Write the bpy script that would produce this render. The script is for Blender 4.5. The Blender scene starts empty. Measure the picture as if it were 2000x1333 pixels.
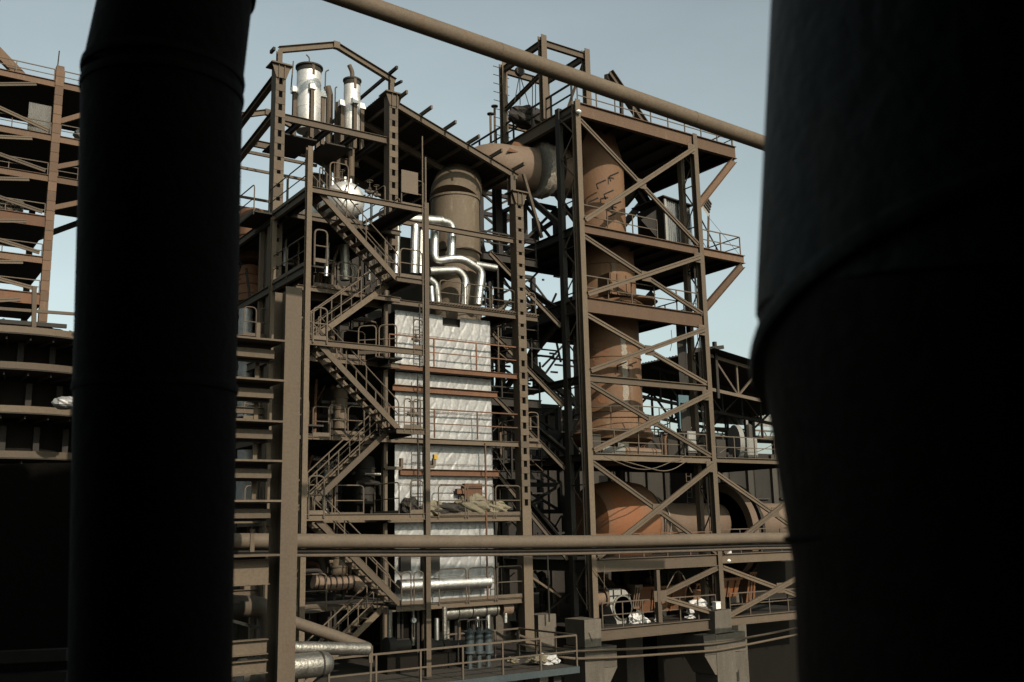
import bpy, math, random
from mathutils import Vector as V3
random.seed(7)
C = bpy.context.scene
COL = C.collection
# ------------------------------------------------------------------ camera
# World axes follow the plant grid: +X along the tower fronts, +Y away from the viewer, Z up; the eye is the origin,
# the yard lies 12 m below it.
FPX, PITCH, ROLL, YAW = 1931.4, 0.19112, -0.0218, 0.60308
def _cam_axes():
    cp, sp, cr, sr = math.cos(PITCH), math.sin(PITCH), math.cos(ROLL), math.sin(ROLL)
    f = V3((0, cp, sp)); u = V3((0, -sp, cp)); r = V3((1, 0, 0))
    r, u = r*cr + u*sr, u*cr - r*sr
    cy, sy = math.cos(YAW), math.sin(YAW)
    rot = lambda a: V3((cy*a.x + sy*a.y, -sy*a.x + cy*a.y, a.z))
    return rot(f), rot(r), rot(u)
FWD, RGT, UP = _cam_axes()
cam_d = bpy.data.cameras.new('camera'); cam = bpy.data.objects.new('camera', cam_d); COL.objects.link(cam)
from mathutils import Matrix
cam.matrix_world = Matrix(((RGT.x, UP.x, -FWD.x, 0), (RGT.y, UP.y, -FWD.y, 0), (RGT.z, UP.z, -FWD.z, 0), (0, 0, 0, 1)))
cam_d.sensor_width = 36; cam_d.lens = FPX/2000*36; cam_d.clip_start = .05; cam_d.clip_end = 3000
cam_d.dof.use_dof = True; cam_d.dof.focus_distance = 44; cam_d.dof.aperture_fstop = 2.4
C.camera = cam
# ------------------------------------------------------------------ light
SUN_AZ, SUN_EL = math.radians(2), math.radians(31)     # azimuth measured from -Y towards +X
L = V3((math.sin(SUN_AZ)*math.cos(SUN_EL), -math.cos(SUN_AZ)*math.cos(SUN_EL), math.sin(SUN_EL)))
sd = bpy.data.lights.new('sun', 'SUN'); sd.energy = 5.0; sd.angle = math.radians(.5); sd.color = (1, .88, .73)
sun = bpy.data.objects.new('sun', sd); COL.objects.link(sun); sun.rotation_euler = L.to_track_quat('Z', 'Y').to_euler()
sun.location = (0, -30, 60)
W = bpy.data.worlds.new('World'); C.world = W; W.use_nodes = True
nt = W.node_tree; bg = nt.nodes['Background']
sky = nt.nodes.new('ShaderNodeTexSky'); sky.sky_type = 'NISHITA'; sky.sun_disc = False
sky.sun_elevation = SUN_EL; sky.sun_rotation = math.atan2(L.x, L.y)
sky.air_density = 1.0; sky.dust_density = 3.0; sky.ozone_density = 1.0
hs = nt.nodes.new('ShaderNodeHueSaturation'); hs.inputs['Saturation'].default_value = .41
tn = nt.nodes.new('ShaderNodeMixRGB'); tn.blend_type = 'MULTIPLY'; tn.inputs[0].default_value = 1; tn.inputs[2].default_value = (1, 1.10, 1.0, 1)
nt.links.new(sky.outputs[0], hs.inputs['Color']); nt.links.new(hs.outputs[0], tn.inputs[1]); 
tc = nt.nodes.new('ShaderNodeTexCoord'); cn = nt.nodes.new('ShaderNodeTexNoise'); cn.inputs['Scale'].default_value = 3.2; cn.inputs['Detail'].default_value = 5; cn.inputs['Roughness'].default_value = .55
cmp_ = nt.nodes.new('ShaderNodeMapping'); cmp_.inputs['Scale'].default_value = (1, 1, 2.2); nt.links.new(tc.outputs['Generated'], cmp_.inputs['Vector']); nt.links.new(cmp_.outputs[0], cn.inputs['Vector'])
cr_ = nt.nodes.new('ShaderNodeMapRange'); cr_.inputs[1].default_value = .3; cr_.inputs[2].default_value = .7; cr_.inputs[3].default_value = .93; cr_.inputs[4].default_value = 1.06; nt.links.new(cn.outputs['Fac'], cr_.inputs[0])
cm2 = nt.nodes.new('ShaderNodeMixRGB'); cm2.blend_type = 'MULTIPLY'; cm2.inputs[0].default_value = 1
nt.links.new(tn.outputs[0], cm2.inputs[1]); nt.links.new(cr_.outputs[0], cm2.inputs[2]); nt.links.new(cm2.outputs[0], bg.inputs[0])
bg.inputs[1].default_value = .109
C.view_settings.view_transform = 'Standard'; C.view_settings.look = 'None'
C.view_settings.gamma = 1; C.view_settings.exposure = .5; C.view_settings.use_curve_mapping = False
C.render.engine = 'CYCLES'; C.cycles.max_bounces = 5

# ------------------------------------------------------------------ rays: where a sight line meets a plane of the plant grid
def ray(x, y): return FWD*FPX + RGT*(x-1000) + UP*(666.5-y)
def P(x, y, v): d = ray(x, y); return d*(v/d.y)
def PU(x, y, u): d = ray(x, y); return d*(u/d.x)
def PZ(x, y, z): d = ray(x, y); return d*(z/d.z)
def CP(x, y, dep): d = ray(x, y); return d*(dep/FPX)

# ------------------------------------------------------------------ materials
def mat(name, c1, c2, scale=1.5, rough=.75, metal=0., bump=.15, streak=True, spot=None, contrast=.5, c3=None, fine=14, spec=.25):
    m = bpy.data.materials.new(name); m.use_nodes = True; n = m.node_tree; b = n.nodes['Principled BSDF']
    g = n.nodes.new('ShaderNodeNewGeometry')
    mp = n.nodes.new('ShaderNodeMapping'); n.links.new(g.outputs['Position'], mp.inputs['Vector'])
    mp.inputs['Scale'].default_value = (1, 1, .28 if streak else 1)
    t1 = n.nodes.new('ShaderNodeTexNoise'); t1.inputs['Scale'].default_value = scale; t1.inputs['Detail'].default_value = 6; t1.inputs['Roughness'].default_value = .65
    n.links.new(mp.outputs[0], t1.inputs['Vector'])
    r1 = n.nodes.new('ShaderNodeValToRGB'); r1.color_ramp.elements[0].position = .5-contrast*.4; r1.color_ramp.elements[1].position = .5+contrast*.4
    r1.color_ramp.elements[0].color = (*c1, 1); r1.color_ramp.elements[1].color = (*c2, 1)
    n.links.new(t1.outputs['Fac'], r1.inputs[0])
    out = r1.outputs[0]
    t2 = n.nodes.new('ShaderNodeTexNoise'); t2.inputs['Scale'].default_value = fine; t2.inputs['Detail'].default_value = 5
    n.links.new(g.outputs['Position'], t2.inputs['Vector'])
    if c3:
        r2 = n.nodes.new('ShaderNodeValToRGB'); r2.color_ramp.elements[0].position = .56; r2.color_ramp.elements[1].position = .70
        t3 = n.nodes.new('ShaderNodeTexNoise'); t3.inputs['Scale'].default_value = scale*2.3; t3.inputs['Detail'].default_value = 8; t3.inputs['Roughness'].default_value = .7
        n.links.new(mp.outputs[0], t3.inputs['Vector']); n.links.new(t3.outputs['Fac'], r2.inputs[0])
        mx = n.nodes.new('ShaderNodeMixRGB'); n.links.new(r2.outputs[0], mx.inputs[0]); n.links.new(out, mx.inputs[1]); mx.inputs[2].default_value = (*c3, 1); out = mx.outputs[0]
    mv = n.nodes.new('ShaderNodeMixRGB'); mv.blend_type = 'MULTIPLY'; mv.inputs[0].default_value = .45
    n.links.new(out, mv.inputs[1])
    rr = n.nodes.new('ShaderNodeValToRGB'); rr.color_ramp.elements[0].position = .3; rr.color_ramp.elements[1].position = .62
    rr.color_ramp.elements[0].color = (.55, .55, .55, 1); n.links.new(t2.outputs['Fac'], rr.inputs[0]); n.links.new(rr.outputs[0], mv.inputs[2])
    oi = n.nodes.new('ShaderNodeObjectInfo'); om = n.nodes.new('ShaderNodeMapRange'); om.inputs[3].default_value = .74; om.inputs[4].default_value = 1.18
    n.links.new(oi.outputs['Random'], om.inputs[0]); vs = n.nodes.new('ShaderNodeMixRGB'); vs.blend_type = 'MULTIPLY'; vs.inputs[0].default_value = 1 if not metal else 0
    n.links.new(mv.outputs[0], vs.inputs[1]); n.links.new(om.outputs[0], vs.inputs[2]); n.links.new(vs.outputs[0], b.inputs['Base Color'])
    b.inputs['Metallic'].default_value = metal
    rm = n.nodes.new('ShaderNodeMapRange'); rm.inputs[3].default_value = max(.05, rough-.12); rm.inputs[4].default_value = min(1, rough+.12)
    n.links.new(t1.outputs['Fac'], rm.inputs[0]); n.links.new(rm.outputs[0], b.inputs['Roughness'])
    b.inputs['Specular IOR Level'].default_value = spec
    if bump:
        bp = n.nodes.new('ShaderNodeBump'); bp.inputs['Strength'].default_value = bump; bp.inputs['Distance'].default_value = .03
        n.links.new(t2.outputs['Fac'], bp.inputs['Height']); n.links.new(bp.outputs[0], b.inputs['Normal'])
    return m
M = {}
M['steel'] = mat('dusty_brown_paint', (0.0551, 0.0409, 0.0272), (0.0687, 0.0517, 0.0344), c3=(0.0599, 0.0370, 0.0220))
M['steel2'] = mat('red_brown_paint', (0.0626, 0.0360, 0.0205), (0.0809, 0.0484, 0.0280), c3=(0.0936, 0.0611, 0.0390))
M['rail'] = mat('dusty_rail_paint', (0.0575, 0.0440, 0.0307), (0.0747, 0.0573, 0.0405), bump=.05)
M['dark'] = mat('dark_shaded_steel', (0.0094, 0.0077, 0.0060), (0.0165, 0.0143, 0.0110), c3=(0.0231, 0.0165, 0.0116))  # darkened so rear and inner steel reads as shaded; dark things share it
M['deck'] = mat('shaded_deck_plate', (0.0114, 0.0096, 0.0078), (0.0204, 0.0174, 0.0132))  # plate darkened: shade under and between the floors put into the colour
M['rust'] = mat('rusty_plate', (0.0656, 0.0281, 0.0129), (0.0887, 0.0443, 0.0230), c3=(0.0527, 0.0331, 0.0213))
M['stack'] = mat('brown_stack_plate', (0.0716, 0.0365, 0.0179), (0.0957, 0.0544, 0.0289), scale=.7, c3=(0.1055, 0.0670, 0.0387))
M['duct'] = mat('pale_brown_duct', (0.0845, 0.0568, 0.0389), (0.1043, 0.0746, 0.0528), scale=.8, c3=(0.0904, 0.0508, 0.0271))
M['riser'] = mat('limy_brown_riser', (0.0701, 0.0528, 0.0347), (0.0889, 0.0681, 0.0465), scale=1.6, c3=(0.1361, 0.1159, 0.0868))
M['orange'] = mat('orange_rust', (0.1115, 0.0394, 0.0127), (0.0964, 0.0557, 0.0314), scale=.6, c3=(0.0739, 0.0534, 0.0370))
M['silver'] = mat('aluminium_cladding', (0.3060, 0.2970, 0.2745), (0.5040, 0.4950, 0.4680), scale=3.5, rough=.40, metal=1., bump=.3, contrast=.9)
M['foil'] = mat('foil_quilt', (0.1864, 0.1864, 0.1834), (0.2238, 0.2238, 0.2208), scale=2., rough=.55, metal=.45, bump=.14, contrast=.9, fine=9, c3=(0.2232, 0.2185, 0.2046))
M['silverdull'] = mat('weathered_aluminium', (.13, .122, .105), (.27, .255, .225), scale=5, rough=.42, metal=.9, bump=.5, contrast=.9)
M['concrete'] = mat('dirty_concrete', (0.0454, 0.0384, 0.0296), (0.0680, 0.0580, 0.0454), c3=(0.0851, 0.0737, 0.0599), bump=.5, scale=2)
M['lag'] = mat('crumbling_lagging', (0.1201, 0.1037, 0.0819), (0.2730, 0.2457, 0.2020), scale=4, bump=.9, contrast=.9, streak=False)
M['black'] = mat('shade_black_plate', (0.0050, 0.0042, 0.0034), (0.0085, 0.0075, 0.0060), scale=2.2, rough=.8, contrast=.8, spec=.05, bump=.3)  # shade on the near ducts and in recesses put into the colour
M['black2'] = mat('teal_sheen_black_plate', (.010, .0122, .0112), (.036, .044, .040), scale=1.6, rough=.6, bump=.4, contrast=.8, spec=.12, c3=(.03,.024,.018))  # the sky's teal sheen on the upper right duct is put into the colour
M['blackbrown'] = mat('brown_black_plate', (.010, .0078, .0055), (.020, .0155, .011), scale=1.5, rough=.7, bump=.3, contrast=.8, spec=.08)  # darker copy for the lower right duct: its shade and brown sheen as colour
M['tank'] = mat('satin_tank_cladding', (0.5000, 0.4900, 0.4600), (0.6200, 0.6000, 0.5700), scale=2.5, rough=.48, metal=.75, bump=.12, contrast=.9)
M['cabin'] = mat('grey_corrugated_sheet', (0.1218, 0.1284, 0.1260), (0.1710, 0.1800, 0.1776), scale=1.2, rough=.5)
M['teal'] = mat('blue_paint', (0.0420, 0.0798, 0.0924), (0.0546, 0.0966, 0.1092), rough=.6)
M['filter'] = mat('slate_blue_paint', (0.0246, 0.0330, 0.0360), (0.0348, 0.0444, 0.0474), rough=.5)
M['white'] = mat('white_sacking', (0.3590, 0.3536, 0.3373), (0.4352, 0.4298, 0.4189), streak=False, scale=6, bump=.5)
M['khaki'] = mat('khaki_tarpaulin', (0.0924, 0.0798, 0.0546), (0.1428, 0.1260, 0.0840), streak=False, scale=3, bump=.4)
M['ltgrey'] = mat('pale_grey_paint', (0.1410, 0.1380, 0.1242), (0.1752, 0.1716, 0.1584))
M['roof'] = mat('sooty_roof_sheet', (0.0144, 0.0120, 0.0102), (0.0234, 0.0198, 0.0162))
M['ground'] = mat('soot_ground', (0.0144, 0.0128, 0.0104), (0.0280, 0.0240, 0.0192), scale=.3, streak=False)
M['wallb'] = mat('grimy_render', (0.0216, 0.0192, 0.0150), (0.0312, 0.0270, 0.0216), scale=.8)
M['galv'] = mat('galvanised_roof', (0.0840, 0.0840, 0.0780), (0.1176, 0.1158, 0.1068))
M['gauge'] = mat('gauge_white', (0.4875, 0.4875, 0.4680), (0.5200, 0.5200, 0.5070), bump=0)
M['yellow'] = mat('yellow_paint', (0.3000, 0.1800, 0.0180), (0.3300, 0.2040, 0.0300))

# ------------------------------------------------------------------ mesh helpers
WLOC = {}
class MB:
    def __init__(s): s.v = []; s.f = []; s.sm = []
    def face(s, idx, sm=False): s.f.append(idx); s.sm.append(sm)
    def hexa(s, q):
        b = len(s.v); s.v += [tuple(p) for p in q]
        for f in ((0,3,2,1),(4,5,6,7),(0,1,5,4),(1,2,6,5),(2,3,7,6),(3,0,4,7)): s.face(tuple(b+i for i in f))
        return s
    def box(s, a, b):
        x0,x1 = sorted((a[0],b[0])); y0,y1 = sorted((a[1],b[1])); z0,z1 = sorted((a[2],b[2]))
        return s.hexa([(x0,y0,z0),(x1,y0,z0),(x1,y1,z0),(x0,y1,z0),(x0,y0,z1),(x1,y0,z1),(x1,y1,z1),(x0,y1,z1)])
    def frame(s, a, b, up):
        a, b = V3(a), V3(b); d = (b-a).normalized(); side = d.cross(V3(up))
        if side.length < 1e-4: side = d.cross(V3((0,1,0)))
        if side.length < 1e-4: side = d.cross(V3((1,0,0)))
        side.normalize(); u = side.cross(d).normalized()
        return a, b, side, u
    def bar(s, a, b, w, h, up=(0,0,1), ox=0, oy=0):          # w across, h along 'up'; ox/oy shift the section
        a, b, sd_, u = s.frame(a, b, up); a = a+sd_*ox+u*oy; b = b+sd_*ox+u*oy
        sd_ = sd_*(w/2); u = u*(h/2)
        return s.hexa([a-sd_-u, a+sd_-u, b+sd_-u, b-sd_-u, a-sd_+u, a+sd_+u, b+sd_+u, b-sd_+u])
    def ibeam(s, a, b, w, h, t=None, up=(0,0,1)):
        t = t or max(.016, h*.06)
        s.bar(a, b, w, t, up, 0, h/2-t/2); s.bar(a, b, w, t, up, 0, -h/2+t/2); s.bar(a, b, t, h-2*t, up)
        return s
    def dangle(s, a, b, w, h, up=(0,0,1)):                   # two angles back to back, a dark slot between
        s.bar(a, b, w, h*.36, up, 0, h*.32); s.bar(a, b, w, h*.36, up, 0, -h*.32); s.bar(a, b, w*.3, h*.5, up, w*.3 if False else 0)
        return s
    def ring(s, c, side, up, r, n):
        b = len(s.v)
        for i in range(n):
            t = 2*math.pi*i/n; s.v.append(tuple(c + side*(r*math.cos(t)) + up*(r*math.sin(t))))
        return b
    def path(s, pts, r, n=8, caps=True, closed=False):
        pts = [V3(p) for p in pts]; rs = r if isinstance(r, (list, tuple)) else [r]*len(pts)
        d0 = (pts[1]-pts[0]).normalized(); ref = V3((0,0,1)) if abs(d0.z) < .9 else V3((0,1,0))
        side = d0.cross(ref).normalized(); rings = []
        for i, p in enumerate(pts):
            din = (p-pts[i-1]).normalized() if i else (pts[1]-p).normalized()
            dout = (pts[i+1]-p).normalized() if i < len(pts)-1 else din
            side = (side - din*side.dot(din)).normalized(); u = side.cross(din).normalized()
            bis = (din+dout)
            if bis.length < 1e-5: bis = din
            bis.normalize(); b = len(s.v)
            for k in range(n):
                t = 2*math.pi*k/n; o = side*(rs[i]*math.cos(t)) + u*(rs[i]*math.sin(t))
                den = din.dot(bis)
                o = o - din*(o.dot(bis)/max(.3, den))        # mitre
                s.v.append(tuple(p+o))
            rings.append(b); side = (side - dout*side.dot(dout)).normalized() if dout.cross(side).length > 1e-4 else side
        for a, b in zip(rings, rings[1:]):
            for k in range(n):
                k2 = (k+1) % n; s.face((a+k, a+k2, b+k2, b+k), n > 4)
        if caps:
            s.face(tuple(rings[0]+k for k in reversed(range(n)))); s.face(tuple(rings[-1]+k for k in range(n)))
        return s
    def tube(s, a, b, r, n=10, r2=None): return s.path([a, b], [r, r if r2 is None else r2], n)
    def lathe(s, c, prof, axis=(0,0,1), n=28):               # prof: (radius, height along axis)
        c = V3(c); ax = V3(axis).normalized(); ref = V3((0,1,0)) if abs(ax.y) < .9 else V3((1,0,0))
        sd_ = ax.cross(ref).normalized(); u = sd_.cross(ax); rg = [s.ring(c+ax*h, sd_, u, max(r, .001), n) for r, h in prof]
        for a, b in zip(rg, rg[1:]):
            for k in range(n): s.face((a+k, b+k, b+(k+1) % n, a+(k+1) % n), True)
        s.face(tuple(rg[0]+k for k in range(n))); s.face(tuple(rg[-1]+k for k in reversed(range(n))))
        return s
    def build(s, name, m, parent=None, jit=.002):
        xs = [min(v[i] for v in s.v) for i in range(3)]; xe = [max(v[i] for v in s.v) for i in range(3)]
        c = V3(((xs[0]+xe[0])/2, (xs[1]+xe[1])/2, xs[2]))
        me = bpy.data.meshes.new(name); me.from_pydata([(x-c.x, y-c.y, z-c.z) for x, y, z in s.v], [], s.f)
        me.polygons.foreach_set('use_smooth', s.sm)
        if any(s.sm) and len(s.v) < 6000: me.set_sharp_from_angle(angle=math.radians(38))
        # consistent outward normals
        me.materials.append(M[m] if isinstance(m, str) else m)
        o = bpy.data.objects.new(name, me); COL.objects.link(o)
        j = V3((random.uniform(-jit, jit), random.uniform(-jit, jit), random.uniform(-jit, jit)))
        if parent: o.parent = parent; o.location = c + j - WLOC[parent]
        else: o.location = c + j
        WLOC[o] = c + j
        return o
def smooth_fix(o, ang=40):
    me = o.data
    return o
def thing(name, label, cat, loc=(0,0,0), group=None):
    o = bpy.data.objects.new(name, None); COL.objects.link(o); o.location = loc; o.empty_display_size = .3
    WLOC[o] = V3(loc); o['label'] = label; o['category'] = cat
    if group: o['group'] = group
    return o
def tag(o, label, cat, group=None):
    o['label'] = label; o['category'] = cat
    if group: o['group'] = group
    return o
def struct(o, kind='structure'): o['kind'] = kind; return o
def ib(parent, name, a, b, w, h, m='steel', up=(0,0,1), t=None): return MB().ibeam(a, b, w, h, t, up).build(name, m, parent)
def bar(parent, name, a, b, w, h, m='steel', up=(0,0,1)): return MB().bar(a, b, w, h, up).build(name, m, parent)
def tube(parent, name, a, b, r, m='rail', n=8): return MB().tube(a, b, r, n).build(name, m, parent)
def box(parent, name, a, b, m='steel'): return MB().box(a, b).build(name, m, parent)
def bend(pts, rad=.4, k=5):                                   # round the corners of a polyline
    pts = [V3(p) for p in pts]; out = [pts[0]]
    for i in range(1, len(pts)-1):
        a, p, b = pts[i-1], pts[i], pts[i+1]
        da, db = (a-p), (b-p); r = min(rad, da.length*.48, db.length*.48); da.normalize(); db.normalize()
        for j in range(k+1):
            t = j/k; q = (p+da*r)*(1-t)**2 + p*2*t*(1-t) + (p+db*r)*t*t; out.append(q)
    return out + [pts[-1]]
def pipe(parent, name, pts, r, m='silver', rad=.4, n=14, k=5): return MB().path(bend(pts, rad, k), r, n).build(name, m, parent)
def hoops(parent, a, b, h=1.1, n=1, r=.026, toe=True, gap=.06, m='rail', mid=1):   # rounded hoop guard rails
    a, b = V3(a), V3(b); z = V3((0,0,1)); mb = MB(); d = (b-a).normalized()
    for i in range(n):
        p, q = a.lerp(b, i/n) + d*gap, a.lerp(b, (i+1)/n) - d*gap
        mb.path(bend([p-z*.12, p+z*h, q+z*h, q-z*.12], .18, 4), r, 6)
        for j in range(mid): mb.tube(p+z*h*(.5 if mid == 1 else (j+1)/(mid+1)), q+z*h*(.5 if mid == 1 else (j+1)/(mid+1)), r*.8, 6)
    g = mb.build('guardrail', m, parent)
    if toe: MB().bar(a+z*.07+d*gap, b+z*.07-d*gap, .012, .14).build('toe_board', m, g)
    return g
def posts(parent, a, b, h=1.05, n=4, r=.025, m='rail', toe=False, ends=True):       # straight post and rail guard rails
    a, b = V3(a), V3(b); z = V3((0,0,1)); mb = MB()
    for i in range(n+1):
        if not ends and i in (0, n): continue
        p = a.lerp(b, i/n); mb.bar(p, p+z*h, r*2, r*2, (0,1,0))
    mb.bar(a+z*h, b+z*h, r*2.1, r*2.1); mb.bar(a+z*h*.5, b+z*h*.5, r*1.7, r*1.7)
    g = mb.build('guardrail', m, parent)
    if toe: MB().bar(a+z*.07, b+z*.07, .012, .14).build('toe_board', m, g)
    return g
def deck(parent, a, b, th=.06, m='deck', joist=1.1, jm='dark'):                     # floor plate on joists, a and b opposite corners at its top
    x0,x1 = sorted((a[0],b[0])); y0,y1 = sorted((a[1],b[1])); z = a[2]
    d = MB().box((x0,y0,z-th),(x1,y1,z)).build('deck', m, parent)
    if joist:
        k = max(1, int((x1-x0)/joist)); mb = MB()
        for i in range(k): x = x0+(i+.5)*(x1-x0)/k; mb.ibeam((x,y0+.06,z-th-.1),(x,y1-.06,z-th-.1),.09,.18)
        mb.build('joist', jm, d)
    return d
# ================================================================== SETTING
GZ = -12.0
gm = MB(); N = 24
for i in range(N):
    for j in range(N):
        x0, y0 = -400+i*1200/N, -300+j*1200/N; s_ = 1200/N
        b = len(gm.v); gm.v += [(x0,y0,GZ),(x0+s_,y0,GZ),(x0+s_,y0+s_,GZ),(x0,y0+s_,GZ)]; gm.face((b,b+1,b+2,b+3))
struct(gm.build('ground', 'ground', jit=0))

# unseen building assumed round the viewpoint: walls and roof added to shade the near ducts
bt = thing('unseen_shade_building', 'unseen dark building added at the viewpoint to shade the two black ducts', 'building', (0,-6,GZ))
def cam_pt(x, y, z): h = V3((FWD.x, FWD.y, 0)).normalized(); r = V3((h.y, -h.x, 0)); return r*x + h*y + V3((0,0,z))
def cbox(parent, name, x0,x1,y0,y1,z0,z1, m):
    q = [cam_pt(x0,y0,z0),cam_pt(x1,y0,z0),cam_pt(x1,y1,z0),cam_pt(x0,y1,z0),cam_pt(x0,y0,z1),cam_pt(x1,y0,z1),cam_pt(x1,y1,z1),cam_pt(x0,y1,z1)]
    return MB().hexa(q).build(name, m, parent)
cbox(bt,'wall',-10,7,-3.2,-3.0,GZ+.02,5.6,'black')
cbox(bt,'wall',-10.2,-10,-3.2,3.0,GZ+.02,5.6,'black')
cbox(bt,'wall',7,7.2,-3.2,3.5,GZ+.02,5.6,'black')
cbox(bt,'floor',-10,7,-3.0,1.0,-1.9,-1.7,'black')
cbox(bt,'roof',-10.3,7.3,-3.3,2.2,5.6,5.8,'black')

# ================================================================== NEAR BLACK DUCTS
def seg_duct(name, label, pts, r, bands, cat='duct', m='black'):
    t = thing(name, label, cat, (pts[0].x, pts[0].y, pts[0].z))
    for i, (a, b) in enumerate(zip(pts, pts[1:])):
        rr = r if not isinstance(r, list) else r[i]
        MB().path([pts[i-1] if False else a, b], rr, 48).build('duct_section', m, t)
    for i, j, fr, w in bands:
        a, b = pts[i], pts[j]; c = a.lerp(b, fr); d = (b-a).normalized(); rr = r if not isinstance(r, list) else r[i]
        MB().lathe(c-d*w/2, [(rr-.01,0),(rr+.003,w*.1),(rr+.006,w*.5),(rr+.003,w*.9),(rr-.01,w)], d, 48).build('joint_band', m, t)
    return t
D1 = 5.0; rL = 149*D1/FPX
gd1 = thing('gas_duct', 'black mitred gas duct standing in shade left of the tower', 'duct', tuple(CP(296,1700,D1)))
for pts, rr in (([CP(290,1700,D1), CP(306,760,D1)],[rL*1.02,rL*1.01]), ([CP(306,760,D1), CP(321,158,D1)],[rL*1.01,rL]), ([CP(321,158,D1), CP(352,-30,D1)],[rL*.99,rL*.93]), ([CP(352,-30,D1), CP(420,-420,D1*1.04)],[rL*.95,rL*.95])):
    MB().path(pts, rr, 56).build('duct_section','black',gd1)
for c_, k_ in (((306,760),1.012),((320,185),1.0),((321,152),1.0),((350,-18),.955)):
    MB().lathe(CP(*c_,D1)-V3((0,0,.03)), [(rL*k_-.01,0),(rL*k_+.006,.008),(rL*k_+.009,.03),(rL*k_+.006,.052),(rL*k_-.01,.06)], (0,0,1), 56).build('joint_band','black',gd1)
D2 = 2.3
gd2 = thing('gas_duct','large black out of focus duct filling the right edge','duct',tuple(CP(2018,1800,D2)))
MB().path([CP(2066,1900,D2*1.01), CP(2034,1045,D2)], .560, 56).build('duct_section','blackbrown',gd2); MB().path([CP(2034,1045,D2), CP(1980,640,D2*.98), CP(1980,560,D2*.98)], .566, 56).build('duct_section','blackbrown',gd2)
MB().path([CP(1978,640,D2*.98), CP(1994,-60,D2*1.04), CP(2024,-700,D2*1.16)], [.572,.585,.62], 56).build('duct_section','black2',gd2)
def oblique_band(c, r, k, w, parent, m='black2'):                        # collar round a mitred joint: its near side stands higher
    hd_ = V3((FWD.x,FWD.y,0)).normalized(); rt_ = V3((hd_.y,-hd_.x,0)); mb = MB(); n = 72; rows = []
    for rr, h in ((r-.02,-w),(r+.018,-w*.7),(r+.024,0),(r+.018,w*.7),(r-.02,w)):
        rows.append(len(mb.v))
        for i in range(n):
            a_ = 2*math.pi*i/n; p = c + rt_*(rr*math.cos(a_)) + hd_*(rr*math.sin(a_)) + V3((0,0,h - k*rr*math.sin(a_))); mb.v.append(tuple(p))
    for p, q in zip(rows, rows[1:]):
        for i in range(n): mb.face((p+i,p+(i+1)%n,q+(i+1)%n,q+i), True)
    return mb.build('joint_band',m,parent)
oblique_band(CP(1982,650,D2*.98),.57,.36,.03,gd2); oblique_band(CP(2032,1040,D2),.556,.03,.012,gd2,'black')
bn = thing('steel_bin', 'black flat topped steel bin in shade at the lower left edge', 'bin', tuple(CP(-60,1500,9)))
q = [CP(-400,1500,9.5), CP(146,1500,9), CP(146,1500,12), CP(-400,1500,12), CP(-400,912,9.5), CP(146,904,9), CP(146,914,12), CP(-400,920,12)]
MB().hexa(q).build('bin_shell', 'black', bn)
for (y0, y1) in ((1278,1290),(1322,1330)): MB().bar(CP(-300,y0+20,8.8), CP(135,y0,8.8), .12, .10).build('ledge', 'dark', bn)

# ================================================================== COLUMN AND SHELF ARMS IN FRONT OF THE TOWER
cf = thing('steel_column', 'tall pale brown steel column with shelf arms on its left', 'column', (9.62,24.2,GZ))
ib(cf,'column_shaft',(9.62,24.40,GZ),(9.62,24.40,6.45),.45,.80,up=(0,1,0),t=.03)
for y, hh, plate in ((665,.25,1),(743,.25,1),(823,.25,1),(900,.24,1),(978,.24,1),(1083,.62,1),(1250,.36,0),(1290,.32,0)):
    z = P(500, y, 24.2).z; ul = P(300, y, 24.2).x
    if plate: MB().box((ul,23.82,z-.05),(9.34,25.0,z)).build('shelf_plate','steel',cf); MB().box((ul,24.6,z-.5),(9.25,24.65,z-.06)).build('shelf_gap_shade','deck',cf)  # dark sheet added behind each gap, standing in for its shade
    zt = z-.12 if plate else z
    if plate and y < 1000: MB().box((ul,24.26,z-.43),(9.22,24.5,z-.20)).build('shelf_arm','steel',cf)
    else: ib(cf,'shelf_arm',(ul,24.3,zt-hh/2),(9.22,24.3,zt-hh/2),.26,hh,t=.02)
    if plate: bar(cf,'stiffener',(9.0,24.9,z+.05),(9.0,24.9,z+.62),.11,.05,up=(0,1,0))

# ================================================================== LONG PIPES CROSSING THE VIEW
def run(a, b, t): return V3(a).lerp(V3(b), t)
A, B = P(700,5,17), P(1480,276,17)
dd = (B-A)/(B.x-A.x)
g = thing('gas_pipe','thick brown pipe sloping across the sky','pipe',tuple(A))
MB().tube(A+dd*(3-A.x), A+dd*(34-A.x), .195, 24).build('pipe_run','steel',g)
for u in (5,11.5,17.5,24): 
    c = A+dd*(u-A.x); MB().lathe(c, [(.19,0),(.199,.006),(.199,.03),(.19,.036)], dd, 24).build('weld_collar','steel',g)
A, B = P(590,1056,28), P(1500,1051,28); dd = (B-A)/(B.x-A.x)
g = thing('gas_pipe','thick pale brown level pipe crossing low before both towers','pipe',tuple(A))
pts = []
for i in range(15):
    u = 4+i*3.; p = A+dd*(u-A.x); p = p+V3((0,0,-.09*math.sin(math.pi*min(1,max(0,(u-11)/20))))); pts.append(p)
MB().path(pts, .215, 22).build('pipe_run','rail',g)
g2 = thing('gas_pipe','thin pipe under the level pipe with a dark strip between','pipe',tuple(A))
MB().path([p+V3((0,-.05,-.42)) for p in pts], .05, 10).build('pipe_run','rail',g2)
MB().path([p+V3((0,.10,-.31)) for p in pts], .09, 4).build('dark_strip','dark',g2)  # dark square strip between the thick and thin pipes

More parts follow.
